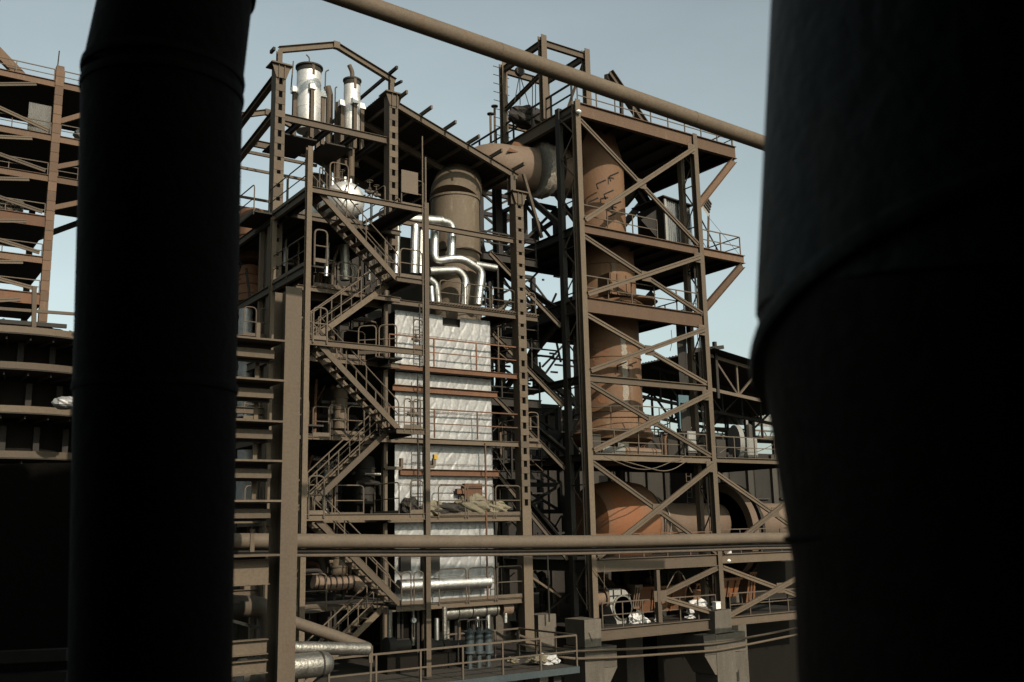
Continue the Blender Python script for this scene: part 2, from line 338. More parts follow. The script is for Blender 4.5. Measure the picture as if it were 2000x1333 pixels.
# ================================================================== LEFT TOWER (boiler house)
UA, UB, VF, VM, VR = 13.3, 18.1, 32., 36., 44.
U1, U2, U3 = 13.58, 18.68, 25.2
bt = thing('boiler_tower','open brown steel boiler tower with stair bay and lean-to roof','tower',(18,34,-5.1))
ZB = -4.95
LV = {'a':12.35,'b':9.52,'c':6.80,'d':3.82,'e':.74,'f':-2.45}
# front stair-bay columns
for u, zt in ((UA,13.9),(UB,12.6)):
    ib(bt,'column',(u,VF,ZB),(u,VF,zt),.19,.2,up=(0,1,0),t=.02)
    ib(bt,'column',(u,VF+3.4,ZB),(u,VF+3.4,12.2),.19,.2,up=(0,1,0),t=.02)
# batten columns of the main frame
def batten_col(u, v, z0, z1, solid=None, w=.42, dpt=.5, step=.56):
    c = MB()
    c.bar((u-w/2+.065,v,z0),(u-w/2+.065,v,z1),.13,dpt,(0,1,0)); c.bar((u+w/2-.065,v,z0),(u+w/2-.065,v,z1),.13,dpt,(0,1,0))
    o = c.build('column','steel',bt)
    z = z0+.2
    while z < z1-.3:
        hh = step*(.50 if (int(z*7) % 4) else .72)
        MB().bar((u,v-dpt/2-.006,z),(u,v-dpt/2-.006,min(z+hh,z1)),w-.012,.016,(0,1,0)).build('batten','steel',o)
        z += step
    if solid:
        MB().bar((u,v-dpt/2-.02,solid[0]),(u,v-dpt/2-.02,solid[1]),w+.03,.02,(0,1,0)).build('cover_plate','steel',o)
    # bracket head
    m = MB(); x0, x1 = w/2, w/2+.18
    for s in (-1, 1):
        m.hexa([(u-x0,v-.3*1+.0,z1-.55),(u+x0,v-.3,z1-.55),(u+x0,v-.27,z1-.55),(u-x0,v-.27,z1-.55),(u-x1,v-.3,z1-.02),(u+x1,v-.3,z1-.02),(u+x1,v-.27,z1-.02),(u-x1,v-.27,z1-.02)])
        break
    for s in (-.12,.12): m.bar((u+s,v-.33,z1-.6),(u+s,v-.33,z1),.03,.06,(0,1,0))
    m.box((u-x1-.06,v-.42,z1),(u+x1+.06,v+.3,z1+.05)); m.box((u-x1,v-.36,z1+.05),(u+x1,v+.3,z1+.09))
    m.build('bracket_head','steel',o)
    return o
batten_col(U1,VM,ZB,18.75); batten_col(U2,VM,LV['a']-.6,18.75); batten_col(U3,VM,ZB,15.45,solid=(ZB,1.0),w=.44)
for u in (U1,U2,U3): batten_col(u,VR,ZB,17.6 if u < 20 else 15.2, step=1.2)
# gable portals front and rear
for v, m in ((VM,'steel'),(VR,'steel')):
    p0, p1, p2 = (U1,v,19.55),(16.05,v,20.45),(U2+.05,v,19.60)
    ib(bt,'rafter',p0,p1,.2,.26,m); ib(bt,'rafter',p1,(U2+.2,v,19.50),.2,.26,m)
    ib(bt,'post',(U1,v,18.8),(U1,v,19.5),.2,.2,m,up=(0,1,0)); ib(bt,'post',(U2,v,18.8),(U2,v,19.45),.2,.2,m,up=(0,1,0))
bar(bt,'purlin_stub',(U1-.25,VM-.1,19.5),(U1-.25,VM+.3,19.5),.1,.14,'dark'); bar(bt,'purlin_stub',(U2+.28,VM-.45,19.35),(U2+.28,VM+.3,19.45),.1,.1,'dark')
for v in (VM,VR): bar(bt,'peak_plate',(15.93,v-.02,20.42),(16.2,v-.02,20.42),.2,.30)
bar(bt,'purlin',(U2-.1,VM-.75,19.78),(U2-.1,VR,19.72),.1,.14,'dark')
# lean-to roof with purlins and sheets
def roofz(u): return 18.55 - (u-18.9)*(18.41-16.33)/(25.14-18.89)
for v in (VM,VM+2.7,VM+5.4,VR): ib(bt,'rafter',(18.7,v,roofz(18.7)-.12),(25.3,v,roofz(25.3)-.12),.18,.30,'steel')
for i in range(6):
    u = 18.95+i*1.22; bar(bt,'purlin',(u,VM-.95,roofz(u)+.12),(u,VR+.4,roofz(u)+.12),.09,.16,'steel')
nr = 44
for k in range(4):                                            # corrugated sheets, four lifts
    mb = MB(); a0, a1 = 18.45+k*1.75, 18.45+(k+1)*1.75+.08; v0, v1 = VM+.25, VR+.9
    for i in range(nr*2+1):
        v = v0+(v1-v0)*i/(nr*2); dz = .03 if i % 2 else 0
        mb.v += [(a0,v,roofz(a0)+.22+dz+.02*k),(a1,v,roofz(a1)+.22+dz+.02*k)]
        if i: b = len(mb.v)-4; mb.face((b,b+1,b+3,b+2))
    mb.build('roof_sheet','roof',bt)
ib(bt,'post',(24.95,VM,14.9),(24.95,VM,16.3),.28,.3,up=(0,1,0))
# side braces and girts seen against the sky
ib(bt,'brace',(13.5,36.3,18.35),(13.5,43.6,17.5),.22,.30); ib(bt,'brace',(13.5,36.3,16.8),(13.5,43.6,15.9),.22,.30)
for z, h in ((17.35,.12),(15.9,.10),(15.3,.26),(14.5,.10),(13.4,.12),(12.5,.22),(18.2,.14)):
    bar(bt,'girt',(10.4,VR,z),(U2,VR,z),.12,h)
for u in (10.7,): ib(bt,'column',(u,VR,ZB),(u,VR,18.),.24,.24,up=(0,1,0))
# tank platform
zt = 16.82
ib(bt,'beam',(U1,VM,zt-.16),(U2,VM,zt-.16),.16,.30); ib(bt,'beam',(U1,VM+3.2,zt-.16),(U2,VM+3.2,zt-.16),.16,.30)
for u in (14.6,15.9,17.1,18.2): ib(bt,'beam',(u,VM+.1,zt-.12),(u,VM+3.1,zt-.12),.16,.24,'dark')
for (uu, rr) in ((14.95,.75),(16.75,.6)): MB().box((uu-rr,37.0,zt-.42),(uu+rr,39.4,zt-.36)).build('tank_floor','deck',bt)
# level beams and decks
ib(bt,'beam',(UA,VF-.02,LV['a']-.06),(UB,VF-.02,LV['a']-.06),.14,.22)
ib(bt,'beam',(UA,VF,LV['c']-.10),(UB,VF,LV['c']-.10),.14,.22)
ib(bt,'beam',(UA,VF,LV['e']-.10),(UB,VF,LV['e']-.10),.14,.22)
for k, side in (('a',0),('b',1),('c',0),('d',1),('e',0),('f',1)):
    z = LV[k]
    # strip along the left side and rear of the stair bay, landings alternate left and right
    deck(bt,(UA+.0,VF+.1,z),(UA+.75,VM+.1,z)); deck(bt,(UA-.75 if k == 'a' else UA,VM-.6,z),(UA+.75,(VM+1.5) if k == 'a' else VR-1,z)); (deck(bt,(UA,VM+1.51,z),(UA+.75,VR-1,z)) if k == 'a' else None) 
    if side: deck(bt,(16.9,VF+.05,z),(UB,VF+1.9,z))
    else: deck(bt,(17.0,VF+1.9,z),(UB+.0,VM,z)) if k != 'a' else deck(bt,(17.05,VF+.1,z),(UB,VM,z))
    deck(bt,(UA+.75,34.9,z-.02),(UB+.5,VR-1,z-.02),joist=1.0)
    ib(bt,'beam',(UA+.02,VF+.1,z-.16),(UA+.02,VR,z-.16),.14,.30)
    ib(bt,'beam',(UA+.2,34.85,z-.14),(UB+.4,34.85,z-.14),.14,.2)
    if side: ib(bt,'beam',(16.85,VF,z-.10),(UB,VF,z-.10),.14,.20)
    # main frame floor in front of the wrapped casing
    if k != 'a': 
        zz = {'b':9.72,'c':6.98,'d':3.95,'e':.74,'f':-2.72}[k]
        ib(bt,'beam',(UB+.4,VM-.05,zz-.14),(U3+(1.0 if k in 'bd' else -.1),VM-.05,zz-.14),.14,.22,'rust' if k == 'c' else 'steel')
        deck(bt,(UB+.4,VM+.02,zz-.02),(U3+(1.0 if k in 'bd' else 0),VM+.40,zz-.02),joist=0)
        if k in 'bef': deck(bt,(24.0,VM+.4,zz-.02),(U3+.3,VR-2,zz-.02))
ib(bt,'beam',(UB+.1,VM,13.28-.12),(U3-.2,VM,13.28-.12),.16,.24)
ib(bt,'beam',(UA+.1,VM-.3,9.3),(UB,VM-.3,9.3),.14,.3)
# guard rails
z = LV['a']
hoops(bt,(UA+.75,VF,z),(UA+1.6,VF,z),1.15,1); hoops(bt,(UB-1.1,VF,z),(UB,VF,z),1.1,1)
hoops(bt,(UA,VF+.1,z),(UA,VM,z),1.1,2); hoops(bt,(UA-.75,VM-.5,z),(UA-.75,VM+1.5,z),1.1,1)
hoops(bt,(16.9,VF+1.,z),(16.9,VM-.5,z),1.1,2); hoops(bt,(UA+.9,34.9,z),(16.9,34.9,z),1.1,3)
hoops(bt,(UB,VF+.1,z),(UB,VM,z),1.1,2)
tube(bt,'pole',(UB-.15,VF-.05,6.2),(UB-.15,VF-.05,15.3),.025); tube(bt,'pole',(UB-.03,VF-.08,z),(UB-.03,VF-.08,z+2.1),.035)
bar(bt,'signboard',(UB-1.08,VF-.06,z+.95),(UB-.36,VF-.06,z+.95),.02,.9,'rail'); 
z = LV['b']
hoops(bt,(UA+.18,VF-.05,z+.1),(UA+.78,VF-.05,z+.1),1.2,1,r=.035); hoops(bt,(UA,VF+.15,z),(UA,VM-.2,z),1.1,2); hoops(bt,(16.95,VF,z),(UB-.1,VF,z),1.12,1)
hoops(bt,(16.95,VF+1.9,z),(UB-.1,VF+1.9,z),1.1,1); hoops(bt,(UA+1.4,34.85,z),(16.7,34.85,z),1.1,2)
z = LV['c']
hoops(bt,(UA+.18,VF-.05,z),(UA+.82,VF-.05,z),1.15,1,r=.035); hoops(bt,(16.2,VF+2,z),(17.4,VF+.9,z),1.1,2); hoops(bt,(17.5,VF-.02,z),(UB-.08,VF-.02,z),1.15,1)
hoops(bt,(14.7,34.85,z),(17,34.85,z),1.1,2)
z = LV['d']
hoops(bt,(UA+.1,VF+2.2,z-.05),(UA+.95,VF+1.8,z-.05),1.2,1,r=.035); hoops(bt,(UA+1.1,34.0,z-.2),(UA+1.9,34.0,z-.2),1.1,1); hoops(bt,(17.1,VF-.02,z),(UB-.2,VF-.02,z),1.1,2); hoops(bt,(15.4,34.85,z),(17,34.85,z),1.1,2)
z = LV['e']
hoops(bt,(UA+.12,VF-.05,z),(UA+.8,VF-.05,z),1.3,1,r=.035); hoops(bt,(14.4,34.85,z),(17.0,34.85,z),1.15,2); hoops(bt,(17.35,VF-.02,z),(UB-.1,VF-.02,z),1.2,1)
hoops(bt,(17.2,VF+2.5,z),(17.2,VF+.4,z),1.15,1)
z = LV['f']
hoops(bt,(UA+.1,34.8,z-.1),(UA+1.,34.8,z-.1),1.2,1,r=.03); hoops(bt,(UA+1.05,34.8,z-.1),(UA+2.2,34.8,z-.1),1.2,1); hoops(bt,(17.0,VF,z),(UB-.1,VF,z),1.15,2)
for k, zz, n, m in (('c',6.98,3,'rust'),('d',3.95,3,'rail')): posts(bt,(UB+.5,VM-.02,zz),(U3-.2,VM-.02,zz),1.2,n,m='rust')
hoops(bt,(U3-4.2,VM,9.72),(U3-.15,VM,9.72),1.1,3); hoops(bt,(U3+.35,VM,9.72),(U3+1.,VM,9.72),1.1,1); hoops(bt,(U3+1.,VM,9.72),(U3+1.,VM+4,9.72),1.1,3)
hoops(bt,(U3+.15,VM-.2,3.95),(U3+.85,VM-.2,3.95),1.3,1); hoops(bt,(U3+.95,VM,3.95),(U3+.95,VM+3,3.95),1.2,2)
hoops(bt,(UB+2.7,VM-.1,.74),(U3-.15,VM-.1,.74),1.25,3,r=.03); hoops(bt,(UB+2.7,VM-.1,-2.72),(U3-.15,VM-.1,-2.72),1.3,3,r=.03)
for k, zz in (('d',3.95),('e',.74),('f',-2.72),('c',6.98)):
    posts(bt,(U3-.2,VM+.2,zz),(U3-.2,VR-2.5,zz),1.2,4)
for i, (zz) in enumerate((9.55,)):                            # open grating edge in front of the silver pipes
    mb = MB()
    for j in range(40): mb.box((20.4+j*.145,VM-.12,9.74),(20.44+j*.145,VM+.3,9.80))
    for w in (-.12,.05,.25): mb.box((20.3,VM+w,9.76),(26.25,VM+w+.03,9.80))
    mb.build('grating','steel',bt)
# small channel hangers and posts
for pts in ([(20.25,36,3.7),(20.25,36,2.75),(20.7,36,2.75),(20.7,36,3.1)],[(18.0,35.2,3.6),(18.0,35.2,2.6),(18.75,35.2,2.6),(18.75,35.2,3.0)]):
    for a, b in zip(pts, pts[1:]): bar(bt,'hanger',a,b,.12,.14,'steel',up=(0,1,0))
bar(bt,'hanger',(23.2,35.9,-2.7),(23.2,35.9,3.8),.06,.06,'rust')
tube(bt,'hanger',(24.05,36.0,7.0),(24.05,36.0,9.0),.03)
# ground platform of the tower
pl = thing('base_platform','low grated platform with railing round the foot of the boiler tower','platform',(20,33,-5.2))
PZb = -5.05
pq0, pq1 = P(730,1333,32), P(1098,1302,32)
deck(pl,(12.5,31.0,PZb),(24.1,35.0,PZb),th=.10,m='wallb',joist=1.3); deck(pl,(12.5,35.02,PZb),(27.0,46,PZb),th=.10,m='deck',joist=0)
bar(pl,'edge_channel',(12.5,30.97,PZb-.10),(24.1,30.97,PZb-.10),.05,.24,'filter')
posts(pl,(13.9,31.05,PZb),(24.05,31.05,PZb),1.15,6,r=.03); posts(pl,(24.05,31.05,PZb),(24.05,35.0,PZb),1.15,3,r=.03)
posts(pl,(20.5,34.9,PZb),(24.05,34.9,PZb),1.15,3,r=.03)
for u in (15,19,23.2):
    box(pl,'support',(u,31.4,GZ),(u+.35,31.75,PZb-.3),'wallb')

# ================================================================== STAIRS
def stair(label, top, bot, v0, w=.85, m='steel'):
    t = thing('staircase', label, 'staircase', (bot[0], v0, bot[1]), 'stair flights of the boiler tower')
    a, b = V3((top[0],v0,top[1])), V3((bot[0],v0,bot[1])); z = V3((0,0,1)); dv = V3((0,w,0))
    for o in (V3((0,0,0)), dv):
        s = MB(); s.bar(a+o,b+o,.035,.20,up=(0,0,1)); s.bar(a+o+V3((0,.03,0)),b+o+V3((0,.03,0)),.06,.022,(0,0,1),0,.09); s.bar(a+o+V3((0,.03,0)),b+o+V3((0,.03,0)),.06,.022,(0,0,1),0,-.09)
        s.build('stringer', m, t)
        h = MB(); n = 4
        p0, p1 = a+o, b+o
        for i in range(n):
            p = p0.lerp(p1, (i+.35)/n); h.tube(p, p+z*1.0, .024, 6)
        h.path(bend([p0+z*.15, p0+z*1.0, p1+z*1.0, p1+z*.15], .15, 4), .026, 6); h.tube(p0+z*.52, p1+z*.52, .02, 6)
        h.build('handrail','rail',t)
    n = max(4, int(abs(top[1]-bot[1])/.23))
    for i in range(n):
        p = a.lerp(b, (i+.6)/n); MB().box((p.x-.13,v0+.03,p.z-.02),(p.x+.13,v0+w-.03,p.z+.012)).build('tread','rail',t)
    return t
stair('uppermost stair flight, from the drum deck down to the right landing',(13.75,12.30),(16.95,9.42),VF+.1)
stair('second stair flight from the top, descending left above the cage gate',(17.0,9.40),(13.75,6.85),VF+1.05)
stair('third stair flight from the top, descending right before the brown pump',(13.8,6.72),(17.0,3.80),VF+.1)
stair('fourth stair flight from the top, dark, descending left',(17.0,3.75),(13.7,.80),VF+1.05)
stair('fifth stair flight from the top, passing behind the level pipe',(13.75,.66),(17.1,-2.45),VF+.1)
stair('lowest stair flight, descending left behind the bent pipes',(16.9,-2.55),(13.9,-4.95),VF+1.05)
# ================================================================== VESSELS AND PIPES OF THE BOILER
def vent_tank(label, u, v, r, z0, z1, cone, stub):
    t = thing('silencer_tank', label, 'tank', (u,v,zt))
    MB().lathe((u,v,z0),[(r*.35,-.06),(r*.98,-.02),(r,0),(r,(z1-z0)*.33),(r*1.015,(z1-z0)*.332),(r*1.015,(z1-z0)*.345),(r,(z1-z0)*.35),(r,(z1-z0)*.72),(r*1.012,(z1-z0)*.722),(r,(z1-z0)*.735),(r,z1-z0)],(0,0,1),36).build('tank_shell','tank',t)
    MB().lathe((u,v,z1-.30),[(r*1.01,0),(r*1.01,.22),(r*1.13,.23),(r*1.13,.30),(r*1.0,.30)],(0,0,1),32).build('rim','dark',t)
    for a in (-100,-10,170,80):
        c, s_ = math.cos(math.radians(a)), math.sin(math.radians(a)); q = V3((u+c*(r+.09),v+s_*(r+.09),0))
        zl = z0+(z1-z0)*(.56 if r > .5 else .48)
        ib(t,'support_leg',(q.x,q.y,zt-.05),(q.x,q.y,zl),.16,.16,'steel',up=(0,1,0))
        MB().hexa([(q.x-.14,q.y-.14,zl),(q.x+.14,q.y-.14,zl),(q.x+.14,q.y+.14,zl),(q.x-.14,q.y+.14,zl),(q.x-.10,q.y-.05,zl+.3),(q.x+.10,q.y-.05,zl+.3),(q.x+.12,q.y+.14,zl+.3),(q.x-.12,q.y+.14,zl+.3)]).build('lug_cover','tank',t)
    MB().path(bend([(u,v,z0-.02),(u,v,12.75),(u-.1,v,12.6)] if r > .5 else [(u,v,z0-.02),(u,v,13.65),(u-1.2,v-1.2,13.5),(u-2.4,v-2.4,13.2)],.35,5),.10 if r > .5 else .14,12).build('drain_pipe','steel',t)
    MB().bar((u-.03,v-r-.02,z1-.55),(u-.03,v-r-.02,z1+.02),.12,.02,(0,1,0)).build('strap','steel',t)
    return t
c1 = P(602,245,38.2); c2 = P(687,250,38.2)
vent_tank('larger silver silencer tank with brown rim, on the left of the platform',c1.x,38.2,.53,P(602,257,38.2).z,P(602,132,38.2).z,0,0)
vent_tank('smaller silver silencer tank with a bent vent stub, on the right',c2.x,38.2,.37,P(687,262,38.2).z,P(687,157,38.2).z,0,0)
zc = P(687,163,38.2).z
def vent(label, pts, r, m='steel', cat='vent pipe'):
    o = MB().path(bend(pts, .12, 3), r, 10).build('vent_pipe', m); return tag(o, label, cat)
vent('bent brown vent stub at the top of the smaller silver tank',[(c2.x,38.2,zc-.3),(c2.x,38.2,zc+.55),(c2.x-.16,38.2,zc+.85)],.10)
p = P(642,290,39.4); vent('thick brown vent pipe with slanted top between the silver tanks',[(p.x,39.4,12.4),(p.x,39.4,P(642,185,39.4).z),(p.x-.12,39.4,P(640,170,39.4).z)],.17)
p = P(661,200,39.); vent('square brown riser left of the smaller silver tank',[(p.x,39.,13.),(p.x,39.,P(661,201,39).z)],.13)
p = P(655,170,38.9); vent('thin hooked vent pipe nearest the smaller silver tank',[(p.x,38.9,13.),(p.x,38.9,P(655,172,38.9).z),(p.x+.08,38.9,P(657,170,38.9).z)],.03)
p = P(636,140,39); vent('tall thin hooked vent pipe between the silver tanks',[(p.x-.1,39,13.),(p.x,39,P(636,140,39).z),(p.x+.15,39,P(641,137,39).z)],.03)
p = P(573,120,38.9); vent('thin leaning rod left of the larger silver tank',[(P(568,176,38.9).x,38.9,P(568,176,38.9).z),(p.x,38.9,p.z)],.03)
p = P(600,118,38.2); vent('short hooked rod above the larger silver tank',[(p.x+.1,38.2,P(600,130,38.2).z),(p.x+.1,38.2,p.z+.15),(p.x-.05,38.2,p.z+.25)],.03)
p = P(680,360,36.5)
# steam drum
sdv = thing('steam_drum','silver domed steam drum on the top stair deck','drum',tuple(P(687,400,35)))
c = P(686,385,34.6)
MB().lathe((c.x,36.5,c.z),[(.15,-2.0),(.42,-1.95),(.62,-1.82),(.76,-1.55),(.80,-1.3),(.80,2.6),(.7,3.0)],(0,1,0),36).build('drum_shell','tank',sdv)
for du, dz in ((-.45,.75),(.35,.8),(.1,.85)): tube(sdv,'nozzle',(c.x+du,35.4,c.z+dz-.3),(c.x+du,35.4,c.z+dz+.25),.07,'silver'); 
for du in (-.5,.5): box(sdv,'saddle',(c.x+du-.1,35.2,12.4),(c.x+du+.1,35.6,c.z-.4),'dark')
for k in range(5):
    a = k*1.256; tube(sdv,'tapping',(c.x+.35*math.cos(a),34.55,c.z+.35*math.sin(a)),(c.x+.45*math.cos(a),34.25,c.z+.45*math.sin(a)+.05),.03,'dark')
def valve(label, c, s=1.):
    c = V3(c); t = thing('valve', label, 'valve', tuple(c))
    MB().lathe(c,[(.05,0),(.14*s,.02),(.14*s,.08),(.09*s,.12),(.13*s,.26*s),(.09*s,.40*s),(.05*s,.44*s)],(0,0,1),12).build('body','dark',t)
    MB().tube(c+V3((0,0,.4*s)),c+V3((0,0,.8*s)),.025*s,6).build('stem','rail',t)
    MB().path([c+V3((.2*s*math.cos(i*math.pi/6),.2*s*math.sin(i*math.pi/6),.8*s)) for i in range(13)],.022*s,5).build('hand_wheel','rail',t)
    tube(t,'flange',c-V3((.28*s,0,-.16*s)),c+V3((.28*s,0,.16*s)),.10*s,'rail',12)
valve('valve with hand wheel right of the silver steam drum',P(722,380,34.6),.7); valve('small valve before the signboard by the drum',P(735,385,35.2),.6)
valve('valve on the brown pipe bend over the steam drum',P(668,356,35.5),.6)
valve('grey hand wheel valve against the foil wall, third right landing',P(812,668,33.6),.6)
valve('hand wheel valve behind the hoop rail of the fourth landing',P(806,815,33.6),.75)
pr_ = lambda x,y,v=36.5: P(x,y,v)
def sp(label, pts, r=.15, v=36.6, rad=.35, m='silver'): 
    q = [P(a,b,v if len(t_)==0 else t_[0]) for a,b,*t_ in pts]
    o = MB().path(bend(q, rad, 6), r, 18).build('clad_pipe', m); return tag(o, label, 'pipe', None)
t = thing('clad_pipe','silver clad header with elbow, just below the drum deck','pipe',tuple(P(780,430,36.6)))
pipe(t,'header',[P(745,425,36.6),P(862,433,36.6)],.25,'silver'); pipe(t,'elbow_run',[P(850,432,36.6),P(884,436,36.6),P(881,503,36.6)],.195,'silver',.4)
MB().tube(P(858,433,36.6),P(862,433,36.6),.27,18).build('collar','silver',t)
t = thing('clad_pipe','silver clad pipe stepping down in bends to the grated floor','pipe',tuple(P(850,510,36.4)))
pipe(t,'drop',[P(849,445,36.5),P(848,512,36.5),P(880,506,36.5),P(904,506,36.4),P(941,529,36.4),P(933,596,36.4)],.19,'silver',.34)
pipe(t,'stub',[P(928,517,36.4),P(968,524,36.4)],.17,'silver')
sp('silver clad loop pipe nearest the grated floor, centre',[(838,530),(895,528),(909,545),(906,596)],.18,36.3)
sp('silver clad pipe leaning in a bend beside the stair column',[(838,545),(852,556),(857,600)],.15,36.3,.3)
sp('slim silver pipe left of the stepping clad pipe',[(842,560),(845,600)],.12,36.2)
sp('upright silver pipe leftmost on the right landing',[(775,440),(773,535)],.15,36.)
sp('upright silver pipe in the middle of the right landing',[(811,440),(808,535)],.18,36.)
sp('upright silver pipe rightmost on the right landing',[(823,440),(821,535)],.14,36.2)
sp('upright pipe in shade with bright cap, mid deck',[(672,480),(674,548)],.20,37.0,.3,'silverdull')
sp('upright slim silver pipe left of the mid deck pipes',[(640,475),(637,540)],.09,36.8,.3)
sp('upright silver pipe right of the mid deck pipes',[(722,490),(721,548)],.11,37.2,.3)
sp('thin upright silver pipe behind the side railing',[(558,445),(557,520)],.07,38.,.3)
# wrapped boiler casing
bc = thing('boiler_casing','tall boiler casing wrapped in crinkled silver foil','boiler',(21.6,38,-4.9))
uL, uR, zB_, zT = 19.1, 24.0, -4.3, 9.35
def foil(z0, z1, notch=None):
    mb = MB(); nu, nz = 110, max(8, int((z1-z0)/.055)); VX = 36.42
    for j in range(nz+1):
        for i in range(nu+1):
            u = uL+(uR-uL)*i/nu; z = z0+(z1-z0)*j/nz
            us = u + .09*math.sin(z*1.3+u*1.1) + .05*math.sin(z*4.1+u*3)
            a, b = us/.46+z/1.02, us/.46-z/1.02
            ca, cb = math.floor(a), math.floor(b); fa, fb = a-ca-.5, b-cb-.5
            rn = random.Random((ca*73856093) ^ (cb*19349663)); tx, tz, dp_ = rn.uniform(-.03,.03), rn.uniform(-.03,.03), rn.uniform(.6,1.3)
            d = min(.5-abs(fa), .5-abs(fb))                      # distance to the nearest quilting crease
            h = .016*dp_*min(1, d/.14) + tx*(fa+fb)*.5 + tz*(fa-fb)*.5
            h += .004*math.sin(u*5.3+z*2.9+math.sin(z*3.1)*1.2)*math.sin(z*6.7-u*3.1) + random.uniform(-.003,.003)
            e = min(1, (uR-u)/.12); h -= .15*(1-e)
            mb.v.append((u, VX-h, z))
    for j in range(nz):
        for i in range(nu):
            if notch and notch[0] < uL+(uR-uL)*(i+.5)/nu < notch[1] and z0+(z1-z0)*(j+.5)/nz > notch[2]: continue
            k = j*(nu+1)+i; mb.face((k,k+1,k+nu+2,k+nu+1), True)
    o = mb.build('foil_panel','foil',bc)
foil(6.75,zT,(P(865,625,36.4).x,P(898,625,36.4).x,P(880,637,36.4).z)); foil(3.75,6.70); foil(.62,3.7); foil(-2.75,.57)
box(bc,'casing_body',(uL+.05,36.6,-2.76),(uR-.06,42,zT-.03),'dark'); box(bc,'base_shell',(uL+.1,37.2,zB_),(uR-.1,41.9,-2.78),'black')
for i in range(6): bar(bc,'base_leg',(uL+.4+i*.9,36.9,-5.0),(uL+.4+i*.9,36.9,-2.8),.12,.14,'dark',up=(0,1,0))
for i in range(9): tube(bc,'feed_pipe',(uL+.6+i*.55,36.9+.08*(i%3),-4.6+.15*(i%4)),(uL+.6+i*.55,36.9+.08*(i%3),-2.85),.05+.03*(i%3),('dark','silverdull','steel')[i%3])
for x0, x1, yy in ((768,972,763),(783,975,922)):
    a, b = P(x0,yy+ (0 if yy>900 else -6),36.2), P(x1,yy+(1 if yy>900 else 7),36.2); ib(bc,'tie_beam',(a.x,36.25,a.z),(b.x,36.25,a.z),.22,.26,'rust')
box(bc,'manhole',(P(783,1100,36.2).x,36.2,P(790,1116,36.2).z),(P(803,1100,36.2).x,36.45,P(790,1087,36.2).z),'dark')
box(bc,'recess',(P(826,1100,36.2).x,36.1,P(826,1118,36.2).z),(P(857,1100,36.2).x,36.45,P(840,1062,36.2).z),'dark')
MB().tube((uL,36.1,P(900,1140,36.1).z),(uR-.6,36.1,P(900,1140,36.1).z),.28,18).build('bottom_header','silver',bc)
for x0,x1,y0,y1 in ((893,908,955,965),(908,942,945,972)): 
    a, b = P(x0,y1,36.1), P(x1,y0,36.1); box(bc,'access_door',(a.x,36.1,a.z),(b.x,36.3,b.z),'rust')
for z_ in [8.35,5.9,5.1,2.9,2.05,-.1,-.9,-1.9]:
    MB().tube((uL+.1,36.33,z_),(uR-.1,36.33,z_+random.uniform(-.02,.02)),.012,5).build('binding_wire','rail',bc)
# brown riser, duct and stack
ST = V3((33.0,39.2,0))
rs = thing('riser_duct','brown vertical duct streaked with lime under the lean-to roof','duct',(25.1,41,9))
RV = 38.1
ru = P(889,450,RV); rr_ = 46.5*47.3/FPX
MB().tube((ru.x,RV,8.9),(ru.x,RV,P(890,392,RV).z),rr_,40).build('riser_shell','riser',rs)
MB().path([(ru.x,RV,P(890,393,RV).z),(ru.x+.12,RV+.1,P(896,378,RV).z),(ru.x+.5,RV+.55,P(903,357,RV).z-.1),(ru.x+1.5,RV+2.2,P(903,357,RV).z-.1)],[rr_*1.03,rr_*1.05,rr_*1.04,rr_],40).build('cap_section','riser',rs)
MB().lathe((ru.x,RV,P(890,393,RV).z),[(rr_,-.06),(rr_*1.045,-.05),(rr_*1.045,.05),(rr_,.06)],(0,0,1),40).build('seam','riser',rs)
for yy in (500,): MB().lathe((ru.x,RV,P(890,yy,RV).z),[(rr_,0),(rr_+.09,.01),(rr_+.09,.10),(rr_,.11)],(0,0,1),36).build('flange','riser',rs)
du = thing('hot_gas_duct','broad pale brown duct running from under the roof to the stack','duct',tuple(P(1060,380,40.4)))
zc0 = P(1090,335,40.3).z
MB().path(bend([P(915,345,42.5),P(955,322,41.2),P(1000,329,40.6),P(1042,333,40.3)],.8,3),1.18,40).build('duct_bend','duct',du)
MB().path([P(1080,335,40.3),P(1130,342,40.2),(33.0,39.4,zc0-.6)],1.34,40).build('duct_run','duct',du)
mb = MB(); rD = 1.2; cj = P(1059,334,40.3); pr2 = [(rD,-.42),(rD+.26,-.38),(rD+.32,-.2),(rD+.2,-.02),(rD+.29,.16),(rD+.2,.36),(rD,.42)]
mb.lathe(cj,pr2,(1,0,0),56)
mb.v = [(x+random.uniform(-.05,.05),40.3+(y-40.3)*(1+random.uniform(-.025,.025)),cj.z+(z-cj.z)*(1+random.uniform(-.025,.025))) for x,y,z in mb.v]
mb.build('lagging_joint','lag',du)
pq = [P(992,296,39.6),P(1043,303,39.6),P(1036,284,40.6),P(1004,279,40.6)]; MB().hexa(pq+[q+V3((0,0,.06)) for q in pq]).build('loose_plate','rust',du)
sk = thing('flue_stack','rusty brown flue stack rising through the decks of the right tower','stack',(ST.x,ST.y,-1))
def zs(y): return P(1200,y,38.1).z
prof = [(1.30,zs(905)),(1.32,zs(868)),(1.75,zs(866)),(2.15,zs(858)),(2.25,zs(846)),(2.12,zs(838)),(1.95,zs(826)),(1.80,zs(812)),(1.76,zs(805)),(1.76,zs(668))]
MB().lathe((ST.x,ST.y,0),prof,(0,0,1),48).build('lower_shell','stack',sk)
MB().lathe((ST.x,ST.y,0),[(1.72,zs(668)),(1.72,zs(606)),(1.9,zs(605)),(2.15,zs(596)),(1.9,zs(587)),(1.7,zs(584)),(1.64,zs(500)),(1.60,zs(455))],(0,0,1),48).build('middle_shell','stack',sk)
